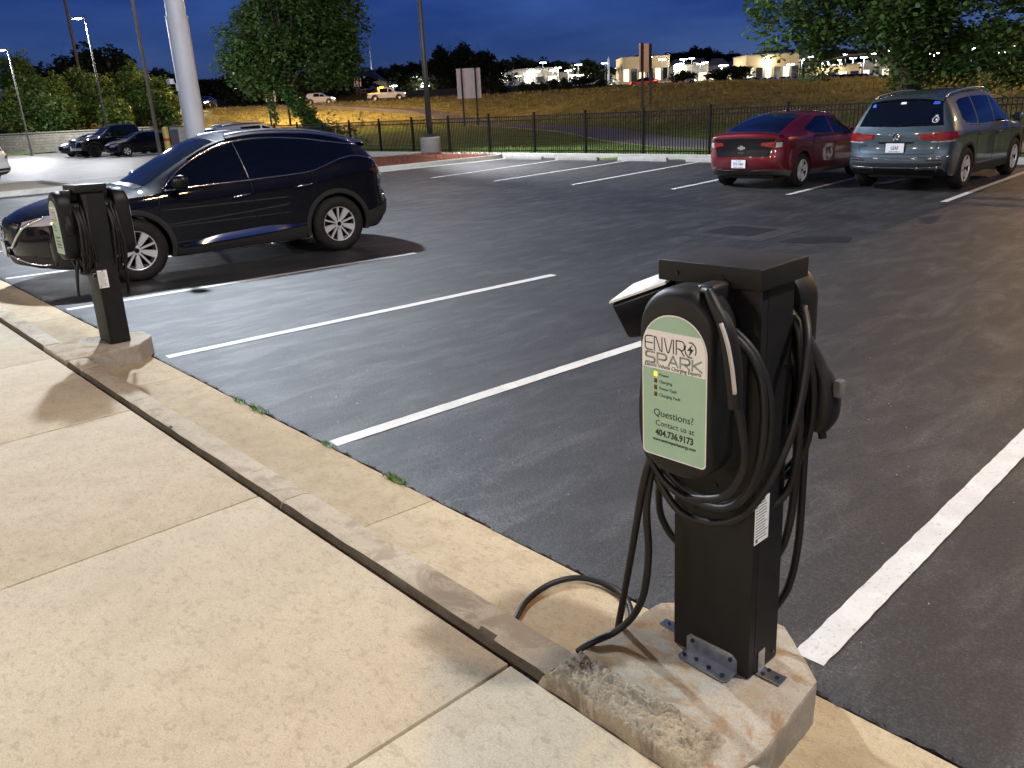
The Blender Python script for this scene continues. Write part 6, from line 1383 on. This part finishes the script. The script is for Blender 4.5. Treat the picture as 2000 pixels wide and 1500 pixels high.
# ================================================================== far buildings
M['wall_white'] = plain('wall_white', (.36, .36, .35), .7, var=.08, vscale=.3); M['wall_cream'] = plain('wall_cream', (.62, .50, .30), .7, var=.08, vscale=.3)
M['wall_grey'] = plain('wall_grey', (.22, .23, .25), .7, var=.08, vscale=.3); M['roof_dark'] = plain('roof_dark', (.05, .06, .09), .6); M['roof_grey'] = plain('roof_grey', (.13, .13, .15), .7)
M['fascia_red'] = plain('fascia_red', (.55, .04, .04), .5); M['win_lit'] = plain('win_lit', (.8, .75, .6), .4, emis=(1, .86, .6), es=1.6); M['win_dark'] = plain('win_dark', (.02, .025, .03), .15)
def building(name, label, x, y, w, d, h, wall, roof, nwin=6, gable=0.0, lit=True, fascia=None, door=True, zb_=None):
    g_ = height(x, y) if zb_ is None else zb_; t = thing(name, label, 'building', (x, y, g_-.5), YAW)
    m_ = MB(); m_.box(-w/2, w/2, 0, d, 0, h+.5); wl = m_.build('wall', wall, t)
    if gable:
        m_ = MB(); m_.add([(-w/2-.4, -.4, h+.5), (w/2+.4, -.4, h+.5), (w/2+.4, d+.4, h+.5), (-w/2-.4, d+.4, h+.5), (-w*.25, d*.5, h+.5+gable), (w*.25, d*.5, h+.5+gable)], [(0, 1, 5, 4), (1, 2, 5), (2, 3, 4, 5), (3, 0, 4), (0, 3, 2, 1)]); m_.build('roof', roof, t)
    else:
        m_ = MB(); m_.box(-w/2-.15, w/2+.15, -.15, d+.15, h+.5, h+.85); m_.build('parapet', roof, t)
        for k in range(2):
            m_ = MB(); xx = w*(-.25+.45*k); m_.box(xx-.7, xx+.7, d*.4, d*.4+1.2, h+.85, h+1.6); m_.build('roof_unit', M['wall_grey'], t)
    if fascia: m_ = MB(); m_.box(-w/2-.05, w/2+.05, -.25, -.003, h*.72+.5, h*.95+.5); m_.build('fascia', fascia, t)
    for k in range(nwin):
        xx = -w/2 + w*(k+.5)/nwin; ww = w/nwin*.34; m_ = MB(); m_.box(xx-ww-.1, xx+ww+.1, -.10, -.003, .9, h*.55+.6); f_ = m_.build('window', M['wall_grey'], t)
        m_ = MB(); m_.box(xx-ww, xx+ww, -.13, -.103, 1.0, h*.55+.5); m_.build('pane', M['win_lit'] if lit and k % 2 == 0 else M['win_dark'], f_)
    return t
building('store_building', 'pale flat-roofed store behind the crest shrubs', -231.6, 221.1, 22.5, 14, 6.0, M['wall_white'], M['wall_grey'], 5, zb_=8.3)
building('store_building', 'small grey annexe at the end of the pale flat-roofed store', -230.0, 238.0, 8, 10, 4.6, M['wall_white'], M['wall_grey'], 2, lit=False, zb_=8.3)
building('store_building', 'small shop with red fascia below the tall white flag banner', -220.3, 248.9, 5, 6, 3.0, M['wall_white'], M['fascia_red'], 2, fascia=M['fascia_red'], zb_=8.7)
building('store_building', 'big cream-lit store behind the tall narrow sign', -196.5, 246.0, 17, 16, 8.4, M['wall_cream'], M['wall_cream'], 6, zb_=7.6)
building('store_building', 'low white store with lit entrance between the two dark bushes', -180.3, 250.5, 12, 8, 5.6, M['wall_white'], M['wall_grey'], 3, zb_=6.6)
building('store_building', 'cream big-box store partly covered by the shade tree', -155.6, 262.0, 18, 16, 8.4, M['wall_cream'], M['wall_white'], 6, zb_=5.4)
building('canopy_building', 'low building with lit canopy and dark hip roof behind the highway pickup', -165.6, 104.2, 12.5, 10, 2.6, M['wall_cream'], M['roof_dark'], 4, gable=3.1, lit=False, zb_=6.0)
cb = thing('entrance_canopy', 'flat canopy with two downlights over the low hip-roofed building front', 'canopy', (-160.6, 101.8, 5.8), YAW)
m_ = MB(); m_.box(-3.5, 5.2, -2.2, 1.5, 2.65, 2.95); m_.build('roof_slab', M['wall_grey'], cb)
for s_ in (-3.2, 4.9): m_ = MB(); m_.box(s_-.12, s_+.12, -2.0, -1.76, 0, 2.65); m_.build('column', M['wall_white'], cb)
for s_ in (-1.6, 1.0):
    m_ = MB(); m_.cyl((s_, -1.2, 2.6), (s_, -1.2, 2.65), .16); m_.build('downlight', M['lens_white'], cb)
    ld = bpy.data.lights.new('downlight_light', 'POINT'); ld.energy = 90; ld.color = (1, .85, .6); ld.shadow_soft_size = .1; lo = bpy.data.objects.new('downlight_light', ld); COL.objects.link(lo); lo.parent = cb; lo.location = (s_, -1.2, 2.35)
for i, (px_, u_, w_, h_, wl_m) in enumerate([(1128, 345, 9, 4.2, 'wall_cream'), (1205, 350, 7, 4.0, 'wall_white'), (1420, 330, 15, 4.4, 'wall_cream'), (1625, 300, 16, 4.6, 'wall_cream'), (1705, 310, 14, 5.0, 'wall_white'), (1790, 300, 12, 4.6, 'wall_cream')]):
    x, y = xy(u_, u_*(px_-1000)/1585); building('shop_unit', ['low cream shop unit between the pale store and the feather banner', 'low pale shop unit left of the big cream store', 'long cream shop unit behind the wide dark bush', 'cream shop unit glimpsed under the shade tree', 'pale shop unit glimpsed under the shade tree near the red cars', 'cream shop unit below the hillside lamps'][i], x, y, w_, 9, h_, M[wl_m], M['wall_grey'], 4)
rr = random.Random(8)
for i, (px_, u_, zr_) in enumerate([(1338, 372, 14.6), (1372, 380, 14.8), (1408, 376, 14.2), (1448, 384, 14.6), (1500, 372, 15.6), (1530, 380, 16.4), (1565, 376, 17.0)]):
    x, y = xy(u_, u_*(px_-1000)/1585); building('gabled_house', ['grey gabled house nearest the big cream store', 'grey gabled house second from the big cream store', 'grey gabled house third from the big cream store', 'grey gabled house above the wide dark bush', 'grey gabled house above the pale lamp pair', 'tall grey gabled house beside the shade tree', 'tall grey gabled house half behind the shade tree leaves'][i], x, y, 9, 8, zr_-7.2-3.0+3.0, M['wall_grey'], M['roof_grey'], 3, gable=3.0, lit=False, zb_=7.2)
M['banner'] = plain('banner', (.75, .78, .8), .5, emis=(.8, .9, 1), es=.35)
bn = thing('flag_banner', 'tall white lit feather banner on the far dealership lot', 'banner', (-198.7, 228.1, height(-198.7, 228.1)-.2), YAW)
m_ = MB(); m_.cyl((0, 0, 0), (0, 0, 9.3), .07); m_.build('pole', M['steel_grey'], bn)
m_ = MB(); m_.prism([(-.35, 1.5), (.35, 1.5), (.45, 6), (.35, 8.2), (.05, 9.4), (-.3, 8.0)], -.03, .03, 'y'); m_.build('flag', M['banner'], bn)
for i, (x, y, z) in enumerate([(-219.1, 144.8, 23.4), (-184.96, 243.57, 16.2)]):
    g_ = height(x, y); fp = thing('flag_pole', ['tall pale mast above the highway pickup', 'thin pale mast on the big cream store lot'][i], 'pole', (x, y, g_), 0); m_ = MB(); m_.tube([(0, 0, -.3), (0, 0, z-g_)], [.22, .10], 10); m_.build('shaft', M['white_pole'], fp, smooth='all'); m_ = MB(); m_.lathe([(.01, z-g_+.3), (.16, z-g_+.15), (.01, z-g_)], 10); m_.build('finial', M['white_pole'], fp)

# ---- far lamp posts (heads glow; a few light the lots)
def far_label(x, y):
    u, v = uv(x, y); r_ = v/u
    if r_ < -.05: return 'small distant lamp post shining behind the highway pickup'
    if r_ < .13: return 'small distant twin-head lamp post on the pale store lot'
    if r_ < .37: return 'small distant twin-head lamp post on the cream stores lot'
    if r_ < .48: return 'small distant lamp post shining through the shade tree leaves'
    return 'bright distant lamp post on the hillside lot beyond the shade tree'
hm = MB(); hm.box(-1.15, -.25, -.25, .25, -.12, .10); hm.box(.25, 1.15, -.25, .25, -.12, .10); head_mesh = hm.mesh('lamp_head'); head_mesh.materials.append(M['lens_white'])
arm = MB(); arm.box(-.7, .7, -.05, .05, .10, .16); arm_mesh = arm.mesh('arm'); arm_mesh.materials.append(M['white_pole'])
pm_ = MB(); pm_.tube([(0, 0, 0), (0, 0, 1)], [.12, .09], 8); pole_mesh = pm_.mesh('pole', smooth='all'); pole_mesh.materials.append(M['white_pole'])
rr = random.Random(31)
for px_ in range(1092, 1730, 27):
    u_ = rr.uniform(270, 330); x, y = xy(u_, u_*(px_+rr.uniform(-8, 8)-1000)/1585); FAR_LAMPS.append((x, y, height(x, y)+rr.uniform(6.0, 8.5)))
for i, (x, y, z) in enumerate(FAR_LAMPS):
    g_ = height(x, y); t = thing('far_lamp_post', far_label(x, y), 'lamp post', (x, y, g_), YAW+R(20*((i*7) % 5-2)), 'distant lamp posts across the highway'); hgt = max(z-g_, 1.5)
    for nm, me, sc_, lz in (('pole', pole_mesh, (1, 1, hgt), 0), ('lamp_head', head_mesh, (1, 1, 1), hgt), ('arm', arm_mesh, (1, 1, 1), hgt)):
        o = bpy.data.objects.new(nm, me); COL.objects.link(o); o.parent = t; o.location = (0, 0, lz); o.scale = sc_
    if i % 2 == 0:
        ld = bpy.data.lights.new('lamp_light', 'POINT'); ld.energy = 3600; ld.color = (1, .86, .62); ld.shadow_soft_size = .3
        lo = bpy.data.objects.new('lamp_light', ld); COL.objects.link(lo); lo.parent = t; lo.location = (0, -.3, hgt-.5)

# ---- traffic and cars on the far lots
def on_ground(x, y, dz=.06): return (x, y, height(x, y)+dz)
tk, tc_ = pickup(on_ground(-111.6, 76.1, .1), YAW+R(4), M['paint_white'], 'white pickup with glowing amber beacon driving along the highway', True, 'highway_pickup', 'vehicles on the highway')
m_ = MB(); m_.box(-.95, -.45, -.5, .5, 1.95, 2.05); m_.build('beacon_bar', M['beacon'], tk, bevel=.02)
m_ = MB(); m_.tube([(-1.2, -.85, 1.25), (-1.2, -.85, 2.0), (-1.2, .85, 2.0), (-1.2, .85, 1.25)], .05, 8); m_.build('headache_rack', M['paint_white'], tk)
ld = bpy.data.lights.new('beacon_light', 'POINT'); ld.energy = 420; ld.color = (1, .42, .05); lo = bpy.data.objects.new('beacon_light', ld); COL.objects.link(lo); lo.parent = tk; lo.location = (-1.6, -.9, 2.3)
wc, _ = simple_car(TIG, M['paint_white'], on_ground(-116.6, 67.4, .1), YAW, 'white car with headlights on following the highway pickup', 'highway_car', 'vehicles on the highway', lit_f=M['headlight_on'])
hc, _ = simple_car(VOLT, M['paint_dark'], on_ground(-108.85, 46.1, .12), R(-40), 'oncoming dark car with blazing headlights on the ramp road', 'oncoming_car', 'vehicles on the highway', lit_f=M['headlight_on'])
for s_ in (-.55, .55):
    ld = bpy.data.lights.new('headlight_beam', 'SPOT'); ld.energy = 2500; ld.spot_size = R(50); ld.color = (1, .85, .68); lo = bpy.data.objects.new('headlight_beam', ld); COL.objects.link(lo); lo.parent = hc; lo.location = (2.4, s_, .75); lo.rotation_euler = (R(84), 0, R(-90))
simple_car(VOLT, M['paint_red'], on_ground(-83.8, 104.5, .1), YAW+R(150), 'red-lit car with tail lamps on passing below the tall narrow sign', 'highway_car', 'vehicles on the highway', lit_r=M['tail_on'], lit_f=M['tail_on'])
simple_car(VOLT, M['paint_white'], on_ground(-78.8, 107.0, .1), YAW+R(10), 'white car passing in front of the round dark shrub', 'highway_car', 'vehicles on the highway', lit_f=M['headlight_on'])
dealer, _ = simple_car(TIG, M['paint_white'], on_ground(-171.0, 226.0), YAW+R(40), 'white car parked on the far cream stores lot', 'dealer_car', 'cars parked on the far lots', res=.4)
def dealer_copy(x, y, rz, label, paint=None):
    o = copy_tree(dealer); o.location = on_ground(x, y); o.rotation_euler = (0, 0, rz); o['label'] = label
    if paint:
        for ch in o.children:
            if ch.name.startswith('body'): ch.data = ch.data.copy(); ch.data.materials[0] = paint
rr = random.Random(17)
for i in range(16):
    px_ = 1440+i*17+rr.uniform(-4, 4); u_ = 225+rr.uniform(-12, 12); x, y = xy(u_, u_*(px_-1000)/1585)
    dealer_copy(x, y, YAW+R(rr.uniform(20, 60)), 'white car parked on the far cream stores lot')
for i in range(5):
    px_ = 1610+i*16; u_ = 205+rr.uniform(-6, 6); x, y = xy(u_, u_*(px_-1000)/1585); dealer_copy(x, y, YAW+R(40), 'red car parked on the far lot glimpsed through the shade tree', M['paint_red'])
for i in range(10):
    px_ = 1000+i*24; u_ = 285+rr.uniform(-12, 12); x, y = xy(u_, u_*(px_-1000)/1585); dealer_copy(x, y, YAW+R(rr.uniform(0, 60)), 'white car parked before the pale flat-roofed store')
for i in range(5):
    px_ = 672+i*27; u_ = 178+rr.uniform(-6, 6); x, y = xy(u_, u_*(px_-1000)/1585); dealer_copy(x, y, YAW+R(rr.uniform(0, 40)), 'silver car parked by the low hip-roofed building', M['paint_silver'])

# ================================================================== retaining wall, bollard, strip of lawn
M['block'] = concrete_mat('block', (.17, .155, .125), (.27, .245, .20), (.12, .105, .08), .8)
wa, wb_ = Vector(xy(66, -66*.405)), Vector(xy(80, -80*.70)); d = wb_-wa; Lw_ = d.length; wall = thing('retaining_wall', 'weathered block retaining wall behind the parked pickup', 'wall', (wa.x, wa.y, 0), math.atan2(d.y, d.x))
bm_ = MB(); bm_.box(.01, .89, -.2, .2, .01, .22); blk = bm_.mesh('block', bevel=.02); blk.materials.append(M['block'])
nb = int(Lw_/.9)
for r_ in range(7):
    for k in range(nb):
        o = bpy.data.objects.new('block', blk); COL.objects.link(o); o.parent = wall; o.location = (k*.9+(.45 if r_ % 2 else 0), rng.uniform(-.015, .015)-.02*r_, r_*.225)
m_ = MB(); 
for k in range(nb): m_.box(k*.9+.005, k*.9+.895, -.42, .16, 1.577, 1.66)
o = m_.build('coping', M['block'], wall, bevel=.015); o['kind'] = 'stuff'
m_ = MB(); a_, b_ = Vector(xy(68, -68*.56)), Vector(xy(76, -76*.72)); n_ = Vector((-(b_-a_).y, (b_-a_).x)).normalized(); m_.add([(a_.x, a_.y, .05), (b_.x, b_.y, .05), (b_.x-n_.x*5, b_.y-n_.y*5, .12), (a_.x-n_.x*5, a_.y-n_.y*5, .12), (a_.x, a_.y, -.1), (b_.x, b_.y, -.1)], [(0, 1, 2, 3), (0, 4, 5, 1)])
M['lawn'] = plain('lawn', (.06, .11, .02), .9, var=.4, vscale=5, bump=.8, bscale=20); structure(m_.build('verge', M['lawn'], fix=False))
M['yellow'] = plain('yellow', (.62, .50, .10), .5); bo = thing('bollard', 'yellow bollard standing left of the thick white pole', 'bollard', (-47.6, 17.6, 0)); m_ = MB(); m_.lathe([(.01, 0), (.16, 0), (.16, 1.55), (.13, 1.63), (.01, 1.66)], 18); m_.build('post', M['yellow'], bo, smooth=40); m_ = MB(); m_.lathe([(.163, .9), (.165, .9), (.165, 1.05), (.163, 1.05)], 18, closed=True); m_.build('band', M['fascia_red'], bo)
ub = thing('utility_box', 'grey utility cabinet beside the thick white pole', 'utility box', (-45.8, 17.6, 0), R(20)); m_ = MB(); m_.box(-.35, .35, -.25, .25, 0, 1.62); m_.build('cabinet', M['pale_concrete'], ub, bevel=.03); m_ = MB(); m_.box(-.30, .30, -.262, -.252, .15, 1.5); m_.build('door', M['steel_grey'], ub, bevel=.004); m_ = MB(); m_.box(-.4, .4, -.3, .3, 1.62, 1.68); m_.build('lid', M['steel_grey'], ub, bevel=.01)

# ================================================================== shop front behind the camera (unseen; its lamps are added to light the charger fronts)
M['brick'] = plain('brick', (.30, .20, .14), .85, var=.3, vscale=4, bump=.4, bscale=40)
sf = thing('shop_building', 'brown shop building behind the sidewalk carrying added fill lamps', 'building', (-6, -8.5, .0))
m_ = MB(); m_.box(-22, 16, -9, 0, 0, 5.2); m_.build('wall', M['brick'], sf); m_ = MB(); m_.box(-22.2, 16.2, -9.2, .25, 5.2, 5.6); m_.build('parapet', M['wall_grey'], sf)
for k in range(8):
    x = -19+k*4.6; m_ = MB(); m_.box(x-1.5, x+1.5, .003, .10, .4, 3.0); f_ = m_.build('window', M['steel_dark'], sf); m_ = MB(); m_.box(x-1.4, x+1.4, .103, .13, .5, 2.9); m_.build('pane', M['win_dark'], f_)
for x in (-12, -4, 5, 12):  # lamps added out of view as fill for post fronts and shadows
    wl_ = thing('fill_lamp', 'added fill lamp on the unseen brown shop front', 'wall lamp', (x-6, -8.5, 4.1), 0, 'added fill lamps on the shop front')
    m_ = MB(); m_.box(-.2, .2, .002, .26, 0, .22); m_.build('housing', M['steel_dark'], wl_, bevel=.03); m_ = MB(); m_.box(-.16, .16, .05, .24, -.02, -.001); m_.build('lens', M['lens_white'], wl_)
    ld = bpy.data.lights.new('fill_lamp_light', 'POINT'); ld.energy = 800; ld.color = (1, .92, .80); ld.shadow_soft_size = .6; lo = bpy.data.objects.new('fill_lamp_light', ld); COL.objects.link(lo); lo.parent = wl_; lo.location = (0, .6, -.15)

x_, y_ = xy(112, -112*.475); up_ = thing('utility_pole', 'dark slim pole rising out of the green trees', 'pole', (x_, y_, height(x_, y_)), 0); m_ = MB(); m_.tube([(0, 0, -.3), (0, 0, 22)], [.22, .13], 10); m_.build('shaft', M['bark'], up_, smooth='all'); m_ = MB(); m_.box(-1.2, 1.2, -.06, .06, 20.6, 20.8); m_.build('cross_arm', M['bark'], up_)

# ================================================================== long grass along the fence and tussocks on the bank
rr = random.Random(77); m_ = MB()
for i in range(17000):
    x = rr.uniform(-42, -6); y = 21.72 + 3.4*rr.random()**1.6; z = height(x, y)-.02; h_ = rr.uniform(.08, .24); a = rr.uniform(0, 6.28); w_ = .010; dx, dy = math.cos(a), math.sin(a); l_ = h_*rr.uniform(.1, .7)
    m_.add([(x-dy*w_, y+dx*w_, z), (x+dy*w_, y-dx*w_, z), (x+dx*l_, y+dy*l_, z+h_)], [(0, 1, 2)])
M['grass_blade'] = plain('grass_blade', (.13, .20, .045), .7, spec=.2, var=.4, vscale=1.2)
tag(m_.build('lawn_grass', M['grass_blade'], fix=False), 'long green grass growing along the fence foot', 'grass', kind='stuff')
m_ = MB()
for i in range(9000):
    u_ = 40 + 85*rr.random(); r_ = rr.uniform(-.36, .66); x, y = xy(u_, u_*r_); z = height(x, y)
    if y < 24 or z < .15: continue
    z -= .03
    for k in range(4):
        a = rr.uniform(0, 6.28); h_ = rr.uniform(.12, .38); w_ = .05; dx, dy = math.cos(a), math.sin(a); l_ = h_*rr.uniform(.2, .9); ox, oy = rr.gauss(0, .15), rr.gauss(0, .15)
        m_.add([(x+ox-dy*w_, y+oy+dx*w_, z), (x+ox+dy*w_, y+oy-dx*w_, z), (x+ox+dx*l_, y+oy+dy*l_, z+h_)], [(0, 1, 2)])
M['dry_blade'] = plain('dry_blade', (.21, .19, .07), .8, spec=.15, var=.5, vscale=.4)
tag(m_.build('bank_grass', M['dry_blade'], fix=False), 'dry tussocky grass covering the highway bank', 'grass', kind='stuff')
